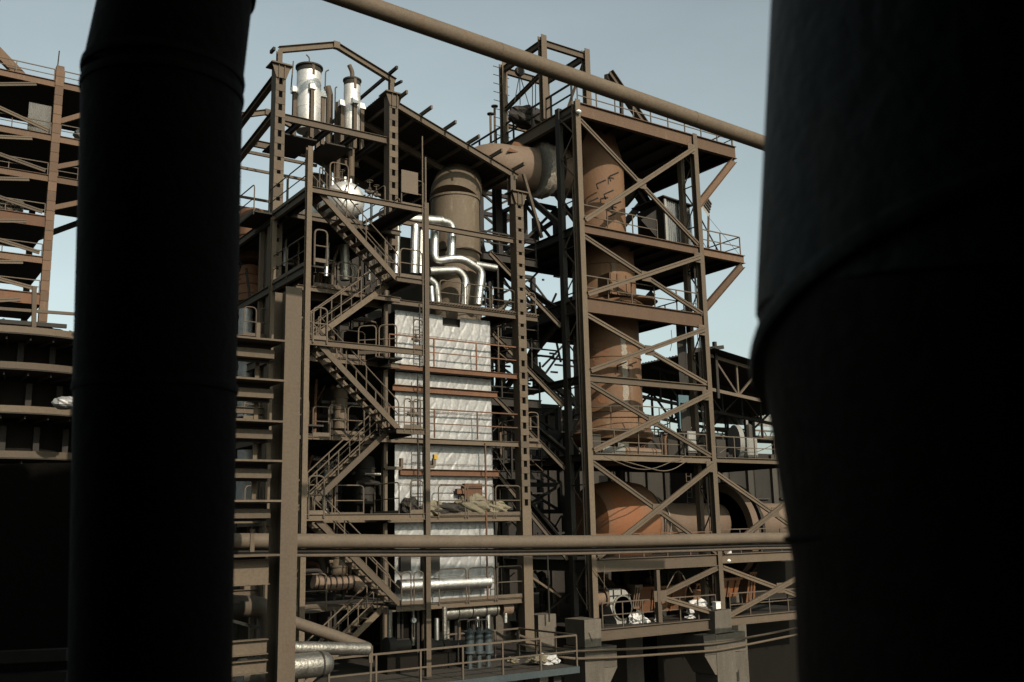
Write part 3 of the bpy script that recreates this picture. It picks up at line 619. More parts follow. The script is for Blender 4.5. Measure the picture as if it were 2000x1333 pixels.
MB().path([(ST.x-.15,ST.y,zs(456)),(ST.x-.15,ST.y,zc0+.2),(ST.x-.5,ST.y,zc0+1.25),(ST.x-1.7,ST.y,zc0+1.6)],[1.42,1.42,1.38,1.2],44).build('upper_elbow','stack',sk)
for k, (x, y) in enumerate(((1150,395),(1190,345),(1165,360),(1180,380),(1195,402),(1185,425),(1225,715),(1205,715))):
    c = P(x,y,37.75 if y < 500 else 37.5); bar(sk,'hook',c,c+V3((.35,-.35,.18)),.06,.06,'dark'); bar(sk,'hook',c,c+V3((0,-.1,-.3)),.05,.05,'dark')
for yy,rr in ((806,1.79),(700,1.77),(520,1.68)): MB().lathe((ST.x,ST.y,zs(yy)),[(rr-.03,0),(rr+.03,.01),(rr+.03,.07),(rr-.03,.08)],(0,0,1),48).build('band','stack',sk)
def strip(m, th0, w, z0, z1, R, name, seed):
    rnd = random.Random(seed); mb = MB(); n = 40
    for i in range(n+1):
        z = z0+(z1-z0)*i/n; wl, wr = w*(.6+rnd.random()*.7)*min(1,i/4+.2), w*(.6+rnd.random()*.7)*min(1,i/4+.2)
        for a_ in (th0-wl/R, th0, th0+wr/R): mb.v.append((ST.x+(R+.006)*math.cos(a_), ST.y+(R+.006)*math.sin(a_), z))
    for i in range(n):
        for j in range(2): mb.face((i*3+j,i*3+j+1,i*3+j+4,i*3+j+3), True)
    return mb.build(name, m, sk, jit=0)
strip('lag', math.radians(-100), .16, zs(832), zs(664), 1.76, 'scraped_streak', 3); strip('duct', math.radians(-88), .10, zs(800), zs(690), 1.765, 'scraped_streak', 4); strip('orange', math.radians(-140), .35, zs(790), zs(672), 1.762, 'rust_streak', 5); strip('duct', math.radians(-112), .12, zs(580), zs(520), 1.70, 'scraped_streak', 6)
dr = MB(); c = P(1213,600,37.4)
dr.box((c.x-.85,37.2,zs(585)),(c.x+.6,38.6,zs(545))); dr.build('inspection_box','stack',sk)
for x0 in (1195,1207,1225): q = P(x0,560,37.15); bar(sk,'box_rib',(q.x,37.18,zs(584)),(q.x,37.18,zs(546)),.08,.06,'stack',up=(0,1,0))
MB().lathe((ST.x+1.2,38.3,zs(588)),[(.2,0),(1.2,.02),(1.3,.1),(1.1,.25),(.3,.3)],(0,0,1),32).build('damper_ring','stack',sk)
p0, p1 = P(1155,879,37.), P(1288,886,37.)
t = thing('lagged_pipe','white and brown lagged pipe lying on the lower deck before the stack','pipe',tuple(p0))
MB().tube(p0,p0.lerp(p1,.45),.22,18).build('white_section','ltgrey',t); MB().tube(p0.lerp(p1,.45),p1,.24,18).build('brown_section','duct',t)
for f in (.1,.46,.62,.9): q=p0.lerp(p1,f); d=(p1-p0).normalized(); MB().lathe(q,[(.2,0),(.265,.005),(.265,.06),(.2,.065)],d,18).build('band','stack',t)
# ================================================================== RIGHT TOWER
rt = thing('stack_tower','red brown braced steel tower with plated decks round the flue stack','tower',(33,39,-3.9))
X0, X1, XE, Y0, Y1 = 28.95, 37.0, 40.2, 36.0, 43.2
S2 = 'steel2'
def laced(u, z0, z1, back, m='steel'):
    o = MB().ibeam((u,Y0,z0),(u,Y0,z1),.30,.34,.03,(0,1,0)).build('column',m,rt)
    MB().bar((u-.05,Y0+back,z0),(u-.05,Y0+back,z1),.26,.30,(0,1,0)).build('rear_chord','dark' if back > 1 else m,o)
    z, s = z0+.2, 0
    while z < z1-1.2:
        a, b = (u-.08,Y0+.16,z), (u-.08,Y0+back-.1,z+1.15)
        if s: a, b = (u-.08,Y0+back-.1,z), (u-.08,Y0+.16,z+1.15)
        MB().bar(a,b,.03,.07).build('lacing',m,o); s = 1-s; z += 1.15
        if s: MB().bar((u-.08,Y0+.16,z),(u-.08,Y0+back-.1,z),.03,.06).build('lacing','dark',o)
    return o
laced(X0,-3.85,21.05,1.35); laced(X1,-3.95,21.0,1.0)
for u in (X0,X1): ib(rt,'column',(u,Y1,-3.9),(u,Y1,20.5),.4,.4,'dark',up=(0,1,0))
laced(45.2,-3.9,4.2,1.0)
# decks: (top z, beam depth, right end)
DK = [(20.92,.72,XE,1),(14.62,.45,40.3,1),(10.98,.74,X1,1),(7.23,.34,X1,0),(3.55,.34,45.2,1),(-1.28,.58,45.2,1),(-4.35,.52,45.2,1)]
for k, (z, h, xe, dk) in enumerate(DK):
    m = S2 if k in (0,1,2) else 'steel'
    ib(rt,'edge_beam',(X0+.16,Y0-.05,z-h/2),(X1-.18,Y0-.05,z-h/2),.26,h,m,t=.035)
    if xe > X1+.5: 
        hh = h if k < 2 else h*.8
        ib(rt,'edge_beam',(X1+.18,Y0-.05,z-hh/2),(xe,Y0-.05,z-hh/2),.26,hh,m,t=.03)
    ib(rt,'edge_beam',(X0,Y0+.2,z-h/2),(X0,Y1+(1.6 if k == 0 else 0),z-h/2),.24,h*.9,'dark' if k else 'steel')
    if dk:
        deck(rt,(X0+.02,Y0+.1,z-.03),(X1,Y1,z-.03),joist=1.25); 
        if xe > X1+.5: deck(rt,(X1+.01,Y0+.1,z-.03),(xe,Y1,z-.03),joist=1.25)
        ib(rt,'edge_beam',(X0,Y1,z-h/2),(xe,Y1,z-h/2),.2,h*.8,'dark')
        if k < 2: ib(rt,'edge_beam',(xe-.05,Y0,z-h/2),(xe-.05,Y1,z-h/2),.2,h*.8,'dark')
for z_ in (-1.31,-4.38): deck(rt,(X0+.02,Y1+.12,z_),(58,49.6,z_),m='deck',joist=1.6)  # decks carried back to the hall, added to shade its lower wall
for y in (735,): ib(rt,'edge_beam',(X0-.05,Y0+.2,7.0),(X0-.05,Y1,7.0),.2,.34,'dark')
# X bracing (double angles)
def dbl(a, b, w=.12, h=.24, m='steel', y=Y0-.08): return MB().dangle((a[0],y,a[1]),(b[0],y,b[1]),w,h).build('brace',m,rt)
xa, xb = X0+.15, X1-.18
def xx(zt, zb, zt2=None, zb2=None):
    dbl((xa,zt),(xb,zb)); dbl((xa,zb2 if zb2 is not None else zb),(xb,zt2 if zt2 is not None else zt),y=Y0-.22)
    za = (zt+zb)/2; bar(rt,'gusset',((xa+xb)/2-.3,Y0-.15,za),((xa+xb)/2+.3,Y0-.15,za),.03,.5)
    for z in (zt2 if zt2 is not None else zt,): bar(rt,'gusset',(xb-.4,Y0-.16,z-.05),(xb+.05,Y0-.16,z-.05),.03,.55)
xx(20.0,14.75,20.1,14.8); xx(14.0,10.98,14.05,11.1); xx(10.1,7.3,10.15,7.4); xx(6.8,3.6,6.75,3.65); xx(3.1,-1.2,3.1,-1.2)
bar(rt,'post',((xa+xb)/2-.2,Y0-.1,-4.3),((xa+xb)/2-.2,Y0-.1,-1.9),.2,.2,up=(0,1,0))
dbl((xb,-1.95),((xa+xb)/2+.1,-3.05)); dbl((xb,-4.2),((xa+xb)/2-.1,-3.15)); bar(rt,'gusset',((xa+xb)/2-.5,Y0-.16,-3.1),((xa+xb)/2+.3,Y0-.16,-3.1),.03,.5)
for zt_, zb_ in ((2.7,-1.2),(-1.95,-4.3)):
    dbl((X1+.2,zt_),(45,zb_)); dbl((X1+.2,zb_-.0),(45,zt_),y=Y0-.22); bar(rt,'gusset',(41.0,Y0-.15,(zt_+zb_)/2),(41.6,Y0-.15,(zt_+zb_)/2),.03,.5)
# rear bracing silhouettes
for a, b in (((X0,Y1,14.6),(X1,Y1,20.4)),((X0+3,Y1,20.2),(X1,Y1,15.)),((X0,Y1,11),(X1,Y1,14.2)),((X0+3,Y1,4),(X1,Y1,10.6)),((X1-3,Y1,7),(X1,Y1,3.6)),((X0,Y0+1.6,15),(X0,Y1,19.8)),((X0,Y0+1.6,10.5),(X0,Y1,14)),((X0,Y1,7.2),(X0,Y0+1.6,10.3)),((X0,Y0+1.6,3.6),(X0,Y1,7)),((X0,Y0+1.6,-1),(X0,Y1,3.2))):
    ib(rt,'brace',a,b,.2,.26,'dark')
# cantilever struts
for z0, z1, xe in ((20.15,17.0,XE-.1),(14.1,11.3,40.2)):
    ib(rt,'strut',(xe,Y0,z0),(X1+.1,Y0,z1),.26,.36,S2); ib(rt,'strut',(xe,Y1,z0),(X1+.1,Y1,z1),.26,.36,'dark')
# rails
posts(rt,(X0+.2,Y0+.1,20.92),(XE,Y0+.1,20.92),1.0,9); posts(rt,(XE-.05,Y0+.1,20.92),(XE-.05,Y1,20.92),1.0,4)
posts(rt,(X0,Y0+.3,20.92),(X0,Y1+3.4,20.92),1.15,6,m='dark',r=.04); bar(rt,'edge_beam',(X0,Y1+1.6,20.6),(X0,Y1+3.6,20.6),.3,.3,'dark')
posts(rt,(X0+.2,Y0+.15,14.62),(X0+5.2,Y0+.15,14.62),1.1,3); posts(rt,(X1+.2,Y0+.1,14.62),(40.25,Y0+.1,14.62),1.1,2); posts(rt,(40.25,Y0+.1,14.62),(40.25,Y1,14.62),1.1,4); posts(rt,(X1+.2,Y1,14.62),(40.25,Y1,14.62),1.1,2)
posts(rt,(X0+.2,Y0+.15,10.98),(X1-.2,Y0+.15,10.98),1.15,5); posts(rt,(X1,Y0+1.4,10.98),(X1,Y1,10.98),1.1,4,m='dark'); posts(rt,(X0+.3,Y1,10.98),(X1,Y1,10.98),1.1,5,m='dark')
posts(rt,(X0+.2,Y0+.15,3.55),(X1-.2,Y0+.15,3.55),1.15,5); posts(rt,(X1+.3,Y0+.15,3.55),(45,Y0+.15,3.55),1.1,5)
posts(rt,(X0+.2,Y0+.15,-1.28),(X1-.2,Y0+.15,-1.28),1.1,5,m='rust'); posts(rt,(X1+.3,Y0+.15,-1.28),(45,Y0+.15,-1.28),1.2,5)
posts(rt,(X0+.6,Y0+.15,-4.35),(X1-.2,Y0+.15,-4.35),1.1,6); posts(rt,(X1+.8,Y0+.15,-4.35),(45,Y0+.15,-4.35),1.1,5)
# gallery ring with rail round the stack
mb = MB(); 
for zz in (0,.55,1.1):
    mb.path([(ST.x+3.1*math.cos(a*math.pi/14),ST.y+3.1*math.sin(a*math.pi/14),zs(845)+.0+zz) for a in range(14,29)],.03,5)
for a in range(14,29,2): mb.tube((ST.x+3.1*math.cos(a*math.pi/14),ST.y+3.1*math.sin(a*math.pi/14),zs(845)),(ST.x+3.1*math.cos(a*math.pi/14),ST.y+3.1*math.sin(a*math.pi/14),zs(845)+1.1),.03,5)
mb.build('guardrail','rail',rt)
# hoist portal on the top deck
hp = thing('hoist_frame','open steel hoist portal frame on the roof deck of the right tower','hoist frame',(29.5,40.5,20.95))
zb, ztp = 20.95, P(1060,78,38.6).z
xp = P(1060,120,38.6).x; xq = P(1144,120,38.6).x
for (u, v) in ((xp,38.6),(xp,42.3),(xq,38.6),(xq,42.3)): ib(hp,'post',(u,v,zb),(u,v,ztp+.2),.34,.34,up=(0,1,0),t=.03)
for v in (38.6,42.3): ib(hp,'beam',(xp,v,ztp-.2),(xq,v,ztp-.2),.2,.36)
for u in (xp,xq): ib(hp,'beam',(u,38.6,ztp-.18),(u,42.3,ztp-.18),.2,.34,'steel')
ib(hp,'beam',(xp,42.3,zb+1.1),(xq,42.3,zb+1.1),.18,.2); ib(hp,'brace',(xp,42.3,zb+1.9),(xp,38.7,zb+2.7),.18,.2); bar(hp,'brace',(xq,38.7,ztp-.3),(xq-.7,40.2,zb+.4),.1,.12)
for k in range(9): 
    z = zb+.4+k*.5; bar(hp,'rung',(xp-.7,42.25,z),(xp+.35,42.25,z),.03,.03,'dark')
MB().lathe(P(1015,140,40.6)-V3((0,.1,0)),[(.05,0),(.27,.01),(.27,.2),(.05,.21)],(0,1,0),16).build('pulley','dark',hp)
q = P(1015,145,40.6)
for x,y in ((1005,200),(1016,205),(1035,212)): MB().tube(q,P(x,y,40.6),.025,5).build('rope','dark',hp)
for x in (1040,1046): MB().tube(P(x,150,39.5),P(x,215,39.5),.025,5).build('rope','dark',hp)
def blob(name, c, s, m, parent=None, seed=1, n=14, sharp=.25):
    rnd = random.Random(seed); mb = MB(); c = V3(c); rows = []
    for i in range(n+1):
        th = math.pi*i/n; row = []
        for k in range(n*2):
            ph = math.pi*k/n; d = V3((math.sin(th)*math.cos(ph), math.sin(th)*math.sin(ph), math.cos(th)))
            w = 1 + sharp*(math.sin(d.x*5+seed)*math.sin(d.y*6+seed*2)+.7*math.sin(d.z*8+d.x*7+seed*3)) + rnd.uniform(-.06,.06)
            if i in (0,n): w = 1
            row.append(len(mb.v)); mb.v.append((c.x+d.x*w*s[0], c.y+d.y*w*s[1], c.z+max(-.92,d.z*w)*s[2]))
        rows.append(row)
    for a, b in zip(rows, rows[1:]):
        for k in range(n*2): mb.face((a[k],a[(k+1)%(n*2)],b[(k+1)%(n*2)],b[k]), False)
    return mb.build(name, m, parent, jit=0)
tag(blob('covered_motor',P(1032,228,40.5)+V3((0,0,-.1)),(1.25,.6,.62),'dark',seed=3,sharp=.1),'dark tarpaulin covered motor slung inside the hoist frame','motor')
t = thing('feed_tank','squat brown tank on the roof deck below the sloping pipe','tank',(33.3,39.5,20.92))
a, b = P(1152,215,38.8), P(1205,190,38.8); MB().hexa([(a.x,38.8,20.9),(b.x,38.8,20.9),(b.x,41,20.9),(a.x,41,20.9),(a.x+.1,38.8,22.6),(b.x-.15,38.8,22.5),(b.x-.15,41,22.5),(a.x+.1,41,22.6)]).build('tank_shell',S2,t)
q = P(1169,200,38.75); bar(t,'seam',(q.x,38.78,20.95),(q.x,38.78,22.5),.06,.04,S2,up=(0,1,0)); bar(t,'spout',(a.x-.1,38.6,22.3),(a.x+.9,38.6,22.25),.08,.08,'dark')
t = thing('skip_rail','leaning steel rail rising over the roof deck to a ragged top','rail',(37,39,20.9))
ib(t,'rail_beam',P(1190,142,39.),P(1272,262,39.),.35,.42,'steel',t=.04); bar(t,'end_piece',P(1183,150,39.),P(1196,163,39.3),.2,.3,'dark'); bar(t,'prop',(P(1213,205,39.).x,39,20.9),P(1213,190,39.),.16,.16,'dark',up=(0,1,0))
for k,(x,y0_,y1_) in enumerate(((958,224,290),(966,209,285))):
    v = 44.2+k*.4; a, b = P(x,y0_,v), P(x+1,y1_,v)
    t = thing('vent_post',('shorter' if k == 0 else 'taller')+' capped vent post beside the roof walkway','vent pipe',tuple(b)); MB().tube(a,b,.07,8).build('pipe','steel',t); MB().tube(a,a+V3((0,0,.06)),.2,12).build('cap','dark',t)
# cabin on the second deck
cb = thing('sheet_cabin','grey corrugated sheet cabin on the second deck of the right tower','cabin',(36,39,14.6))
vx = 37.4; a0, a1 = P(1300,440,vx).x, P(1349,440,vx).x; za, zb2 = 14.62, P(1325,395,vx).z
mb = MB(); n = 26
for i in range(n*2+1):
    x = a0+(a1-a0)*i/(n*2); dy = (0,.05)[(i//2) % 2]
    mb.v += [(x,vx+dy,za+(.25 if i < 14 else 0)),(x,vx+dy,zb2-.25*(i/(n*2))*.6)]
    if i: k = len(mb.v)-4; mb.face((k,k+2,k+3,k+1))
mb.build('front_sheet','cabin',cb)
box(cb,'cabin_wall',(a0-.02,vx+.06,za),(a1,vx+2.2,zb2-.2),'dark'); MB().hexa([(a0-.25,vx-.2,zb2+.06),(a1+.1,vx-.2,zb2-.12),(a1+.1,vx+2.4,zb2-.12),(a0-.25,vx+2.4,zb2+.06),(a0-.25,vx-.2,zb2+.12),(a1+.1,vx-.2,zb2-.06),(a1+.1,vx+2.4,zb2-.06),(a0-.25,vx+2.4,zb2+.12)]).build('roof_sheet','roof',cb)
bar(cb,'corner_post',(a0,vx-.02,za),(a0,vx-.02,zb2),.14,.1,'ltgrey',up=(0,1,0))
ho = thing('dust_hopper','dark sloping hopper left of the grey sheet cabin','hopper',(34.8,38.8,14.6))
c = [P(1262,400,38),P(1272,393,38),P(1297,470,38),P(1288,470,38)]
MB().hexa([c[3],c[2],c[2]+V3((0,1.5,0)),c[3]+V3((0,1.5,0)),P(1252,430,38),P(1300,398,38),P(1300,398,39.5),P(1252,430,39.5)]).build('hopper_shell','dark',ho)
for a, b in (((1215,400),(1240,370)),((1243,370),(1275,420)),((1236,345),(1236,378))): ib(ho,'chute_leg',P(*a,41),P(*b,41),.5,.5,'dark')
lt = thing('switch_box','weathered louvred box hung on the right column of the right tower','box',tuple(P(1380,410,36.4)))
q = [P(1372,392,36.3),P(1392,405,36.3),P(1388,418,36.3),P(1366,402,36.3)]
MB().hexa([P(1369,404,36.2),P(1384,424,36.2),P(1384,424,37),P(1369,404,37),P(1376,374,36.2),P(1391,398,36.2),P(1391,398,37),P(1376,374,37)]).build('case','ltgrey',lt)
for f in (.25,.45,.65,.85): bar(lt,'louvre',P(1370+6*f,402-28*f,36.15),P(1385+6*f,422-26*f,36.15),.04,.05,'dark')
t = thing('jib_mast','slim jib mast with stay wires on the cantilever end of the second deck','mast',(38.7,37,14.6))
tube(t,'mast',P(1383,488,37),P(1384,420,37),.06,'steel'); tube(t,'stay',P(1370,430,37),P(1405,495,37),.04,'dark'); tube(t,'stay',P(1384,425,37),P(1446,500,37),.014,'dark',4); tube(t,'stay',P(1371,470,37),P(1384,492,37),.02,'dark',4)
# kiln, girth gear, blower and the plant inside the base of the tower
kl = thing('rotary_kiln','big orange rusty kiln hood tapering into a brown drum, lower right','kiln',(33,41,-4))
kz = P(1210,1022,41).z; kx = lambda x: P(x,1000,41).x
MB().lathe((0,41.2,kz),[(1.1,kx(1146)),(1.75,kx(1152)),(2.05,kx(1165)),(2.2,kx(1190)),(2.22,kx(1222)),(2.12,kx(1243))],(1,0,0),48).build('hood','orange',kl)
MB().lathe((0,41.2,kz-.1),[(2.05,kx(1243)),(1.85,kx(1255)),(1.5,kx(1274)),(1.3,kx(1296)),(1.15,kx(1320)),(1.12,48)],(1,0,0),48).build('drum','duct',kl)
for x, r_ in ((1243,2.1),(1256,1.9),(1276,1.52)): MB().lathe((kx(x),41.2,kz-.08),[(1.0,-.03),(r_+.04,-.025),(r_+.04,.025),(1.0,.03)],(1,0,0),40).build('seam_ring','lag' if r_ < 2 else 'orange',kl)
for k in range(7): a_ = math.radians(200+k*22); MB().bar((kx(1243),41.2+2.1*math.cos(a_),kz+2.1*math.sin(a_)),(kx(1276),41.2+1.5*math.cos(a_),kz-.05+1.5*math.sin(a_)),.05,.08).build('stiffener','duct',kl)
gx = kx(1404); R = 2.75
mb = MB(); mb.lathe((gx,41.2,kz-.6),[(R-.45,0),(R,0),(R,.5),(R-.45,.5),(R-.45,0)],(1,0,0),56)
gr = mb.build('girth_gear','duct',kl)
for k in range(48):
    a = 2*math.pi*k/48; c = V3((gx+.75,41.2+R*math.cos(a),kz-.6+R*math.sin(a))); d = V3((0,math.cos(a),math.sin(a)))
    MB().bar(c-d*.2,c+d*.10,.5,.2,(1,0,0)).build('tooth','dark',gr)
for k in range(6):
    a = 2*math.pi*k/6+.35; d = V3((0,math.cos(a),math.sin(a))); s_ = V3((0,-math.sin(a),math.cos(a))); c = V3((gx+.1,41.2,kz-.6))
    MB().hexa([c+d*1.1-s_*.55,c+d*1.1+s_*.55,c+d*1.1+s_*.55+V3((.12,0,0)),c+d*1.1-s_*.55+V3((.12,0,0)),c+d*(R-.3)-s_*.1,c+d*(R-.3)+s_*.1,c+d*(R-.3)+s_*.1+V3((.12,0,0)),c+d*(R-.3)-s_*.1+V3((.12,0,0))]).build('spoke','stack',gr)
bl = thing('blower','pale grey scroll fan with mesh inlet on the base deck','blower',tuple(P(1213,1222,37.2)))
fc = P(1214,1184,37.4); s = 46/FPX
def F(x, y): return fc + V3(((x-1214)*s*1.22, 0, -(y-1184)*s))
pts = [(1189,1152),(1200,1150.5),(1214,1150.5),(1224,1154),(1232,1164),(1236,1178),(1236,1196),(1230,1212),(1228,1222),(1203,1222),(1202,1212),(1196,1200),(1190,1184)]
mb = MB(); n = len(pts)
for o in (0,.9): mb.v += [tuple(F(*p)+V3((0,o,0))) for p in pts]
mb.face(tuple(range(n-1,-1,-1))); mb.face(tuple(range(n,2*n)))
for i in range(n): mb.face((i,(i+1)%n,n+(i+1)%n,n+i))
mb.build('scroll_casing','ltgrey',bl)
q = F(1215,1187); MB().lathe(q+V3((0,-.02,0)),[(.52,-.06),(.60,-.05),(.60,.02),(.52,.02),(.52,-.06)],(0,1,0),28).build('inlet_ring','silverdull',bl)
MB().lathe(q+V3((0,-.01,0)),[(.01,-.01),(.52,-.01)],(0,1,0),28).build('inlet','rail',bl)
MB().lathe(q+V3((0,-.06,0)),[(.40,-.01),(.42,-.01),(.42,.0),(.40,.0)],(0,1,0),24).build('inlet_guard','rail',bl)
for x in (1197,1214,1230): bar(bl,'casing_rib',F(x,1152 if x < 1225 else 1160)+V3((0,-.03,0)),F(x,1169)+V3((0,-.03,0)),.04,.05,'dark',up=(0,1,0))
for y in (1163,1178): bar(bl,'casing_rib',F(1190,y)+V3((0,-.03,0)),F(1234,y)+V3((0,-.03,0)),.04,.04,'dark')
MB().tube(F(1160,1168)+V3((0,.4,0)),F(1190,1168)+V3((0,.4,0)),.33,18).build('motor','duct',bl); MB().tube(F(1184,1168)+V3((0,.4,0)),F(1189,1168)+V3((0,.4,0)),.45,18).build('motor_flange','duct',bl)
sacks = [((1248,1206),(.26,.2,.28),'topmost sack of the white pile beside the grey blower'),((1238,1207),(.2,.2,.2),'small white sack on the left shoulder of the pile by the blower'),((1256,1216),(.32,.25,.22),'wide white sack at the right foot of the pile by the blower'),((1238,1219),(.22,.2,.15),'white sack at the left foot of the pile by the blower'),((1283,1216),(.14,.15,.18),'little white sack right of the steel post'),
         ((1362,1187),(.62,.4,.34),'big crumpled white sack, upper of the pair by the right column'),((1352,1208),(.36,.3,.17),'flat white sack on the deck under the big crumpled one'),((1367,1210),(.14,.12,.1),'tiny white scrap beside the flat sack'),((1162,1096),(.18,.15,.2),'white sack by the left column on the deck above the blower'),((1419,1083),(.26,.2,.24),'white sack right of the right column below the level pipe')]
for i, ((x, y), sz, lb) in enumerate(sacks): tag(blob('sack',P(x,y,37.1 if i < 8 else 36.6),[q*1.12 for q in sz],'white',seed=i+5,n=9,sharp=.18),lb,'sack','white sacks lying on the decks')
def hopper(label, x0, x1, yt, yb, v, taper=.6, m='orange', cat='hopper', dp=2.):
    t = thing('rusty_hopper',label,cat,tuple(P((x0+x1)/2,yb,v))); a, b = P(x0,yt,v), P(x1,yt,v); zb_ = P(x0,yb,v).z; c = (a.x+b.x)/2; w = (b.x-a.x)/2
    MB().hexa([(c-w*taper,v+.3,zb_),(c+w*taper,v+.3,zb_),(c+w*taper,v+dp-.3,zb_),(c-w*taper,v+dp-.3,zb_),(c-w,v,a.z),(c+w,v,a.z),(c+w,v+dp,a.z),(c-w,v+dp,a.z)]).build('shell',m,t)
    MB().box((c-w-.06,v-.05,a.z-.12),(c+w+.06,v+dp+.05,a.z)).build('rim',m,t)
    for f in (-.4,.4): bar(t,'rib',(c+w*f,v-.03,a.z-.1),(c+w*f*taper,v+.25,zb_),.08,.06,m,up=(0,1,0))
    return t
hopper('orange hopper box behind the steel post on the base deck',1243,1345,1148,1200,38.4,.9); hopper('narrow orange cabinet left of the right column',1360,1380,1140,1182,38.2,1.,cat='cabinet',dp=.8)
hopper('orange hopper right of the right column',1412,1448,1130,1168,38,.8); hopper('slim tapering orange chute right of the orange hopper',1464,1476,1118,1180,38,1.5,cat='chute',dp=.8); hopper('upright brown slab left of the orange hopper box',1241,1252,1143,1190,37.8,1.,'duct','slab',.5)
# concrete piers
def pier(label, xa_, xb_, zt_, sides, m='concrete'):
    x0, x1 = P(xa_,1230,35.5).x, P(xb_,1230,35.5).x
    t = thing('concrete_pier',label,'pier',((x0+x1)/2,36,GZ)); rnd = random.Random(int(xa_))
    def rough(a, b, name):
        mb = MB(); mb.box(a,b); mb.v = [(x+rnd.uniform(-.03,.03),y+rnd.uniform(-.02,.02),z+rnd.uniform(-.03,.03)) for x,y,z in mb.v]; return mb.build(name,m,t)
    rough((x0,35.5,-5.02),(x1,36.9,zt_),'shaft'); rough((x0-.08,35.42,-7.4),(x1+.04,36.98,-5.05),'shaft'); rough((x0-.02,35.5,GZ),(x1-.05,36.9,-7.43),'lower_shaft')
    for s in sides:
        e, f = (x1+.04, x1+.82) if s > 0 else (x0-.08, x0-.86)
        lo, hi = min(e,f), max(e,f); l2, h2 = (lo,lo+.12) if s > 0 else (hi-.12,hi)
        rough((lo,35.45,-5.95),(hi,36.95,-5.05),'corbel_top')
        MB().hexa([(l2,35.45,-6.9),(h2,35.45,-6.9),(h2,36.95,-6.9),(l2,36.95,-6.9),(lo,35.45,-5.97),(hi,35.45,-5.97),(hi,36.95,-5.97),(lo,36.95,-5.97)]).build('corbel',m,t)
    for k in range(4): z = rnd.uniform(-8,-4.3); bar(t,'rebar_stub',(rnd.uniform(x0+.1,x1-.1),35.46,z),(rnd.uniform(x0+.1,x1-.1),35.44,z-.4),.02,.02,'dark',up=(0,1,0))
    return t
pier('left concrete pier with corbel under the right tower',1142,1174,-3.85,(1,))
pier('right concrete pier with corbels on both sides under the right tower',1397,1430,-3.95,(1,-1))
for u in (28.6,37,45.2): box(rt,'footing',(u-.6,Y1-.6,GZ),(u+.6,Y1+.6,-3.9),'concrete')
tp = thing('concrete_pier','shadowed rear concrete pier just left of the corbelled left pier','pier',(27.2,37.5,GZ)); box(tp,'shaft',(27.0,37.6,GZ),(28.0,38.6,-3.7),'concrete'); box(tp,'cap',(26.95,37.55,-5.3),(28.05,38.65,-5.15),'concrete')
for k,(dz,lb) in enumerate(((0,'upper of two thin pipes strung along the concrete piers'),(-.32,'lower of two thin pipes strung along the concrete piers'))):
    q = [V3((24.1,35.2,-4.15+dz)),V3((26.6,35.2,-5.05+dz)),V3((30,35.3,-5.25+dz)),V3((36,35.3,-5.45+dz)),V3((41,35.2,-5.15+dz)),V3((46,35.2,-4.75+dz))]
    tag(MB().path(bend(q,1.,4),.055,8).build('service_pipe','steel'),lb,'pipe')
bx = thing('notice_box','small white box at the foot of the right column','box',(36.9,35.6,-3.9)); box(bx,'case',(P(1399,1188,35.5).x,35.5,P(1399,1190,35.5).z),(P(1408,1188,35.5).x,35.75,P(1399,1177,35.5).z),'gauge'); box(bx,'lid',(P(1398.5,1188,35.48).x,35.47,P(1399,1178,35.48).z),(P(1408.5,1188,35.48).x,35.77,P(1399,1176,35.48).z),'gauge')
def wire(label, pts, r=.018, m='dark'):
    o = MB().path(bend(pts, 3, 6), r, 5).build('cable', m); return tag(o, label, 'cable')
wire('sagging cable loop under the fifth deck, left',[P(1180,892,35.6),P(1258,925,35.6),P(1340,890,35.6)],.022,'rail'); wire('sagging cable loop under the fifth deck, right',[P(1215,900,35.6),P(1305,925,35.6),P(1350,895,35.6)],.022,'rail')
wire('hanging rope sling under the sixth deck',[P(1302,1150,36.5),P(1320,1116,36.5),P(1330,1118,36.5),P(1352,1158,36.5)],.03,'rail'); wire('thin rope hanging left of the blower',[P(1180,1105,35.7),P(1180,1150,35.7)],.018,'rail'); wire('rope drooping to the blower motor',[P(1157,1105,35.7),P(1172,1130,35.7),P(1188,1155,36.5)],.02,'rail')
wire('loose wire hanging below the third deck',[P(1342,655,36),P(1339,690,36),P(1338,740,36)],.02,'dark'); wire('thin wire hanging from the third deck',[P(1311,645,36),P(1313,668,36),P(1309,686,36)],.015,'dark')
wire('wire draped over the platform rail right of the tower',[P(1406,885,36.2),P(1425,872,36.2),P(1470,888,36.2),P(1512,868,36.2)],.02,'rail')

def ladder(label, p, z0, z1, axis=(1,0,0), m='rail'):
    t = thing('ladder',label,'ladder',(p[0],p[1],z0)); ax = V3(axis)*.2; c = V3((p[0],p[1],0))
    for s in (-1,1): bar(t,'stile',c+ax*s+V3((0,0,z0)),c+ax*s+V3((0,0,z1)),.05,.05,m,up=(0,1,0))
    z = z0+.2
    while z < z1: MB().bar(c-ax+V3((0,0,z)),c+ax+V3((0,0,z)),.03,.03).build('rung',m,t); z += .32
    return t
ladder('dark ladder beside the foil casing, upper',(20.2,35.9),6.9,9.6,m='dark'); ladder('dark ladder beside the foil casing, lower',(20.1,35.9),.8,6.6,m='dark')
ladder('ladder on the fifth deck before the dark hall',(34.9,41.5),-1.2,3.2); ladder('ladder behind the cabin on the second deck',(36.3,41.8),14.7,18.5,m='dark')
ladder('ladder near the girth wheel on the right',(43.6,44.5),-1.2,5.,m='rail')
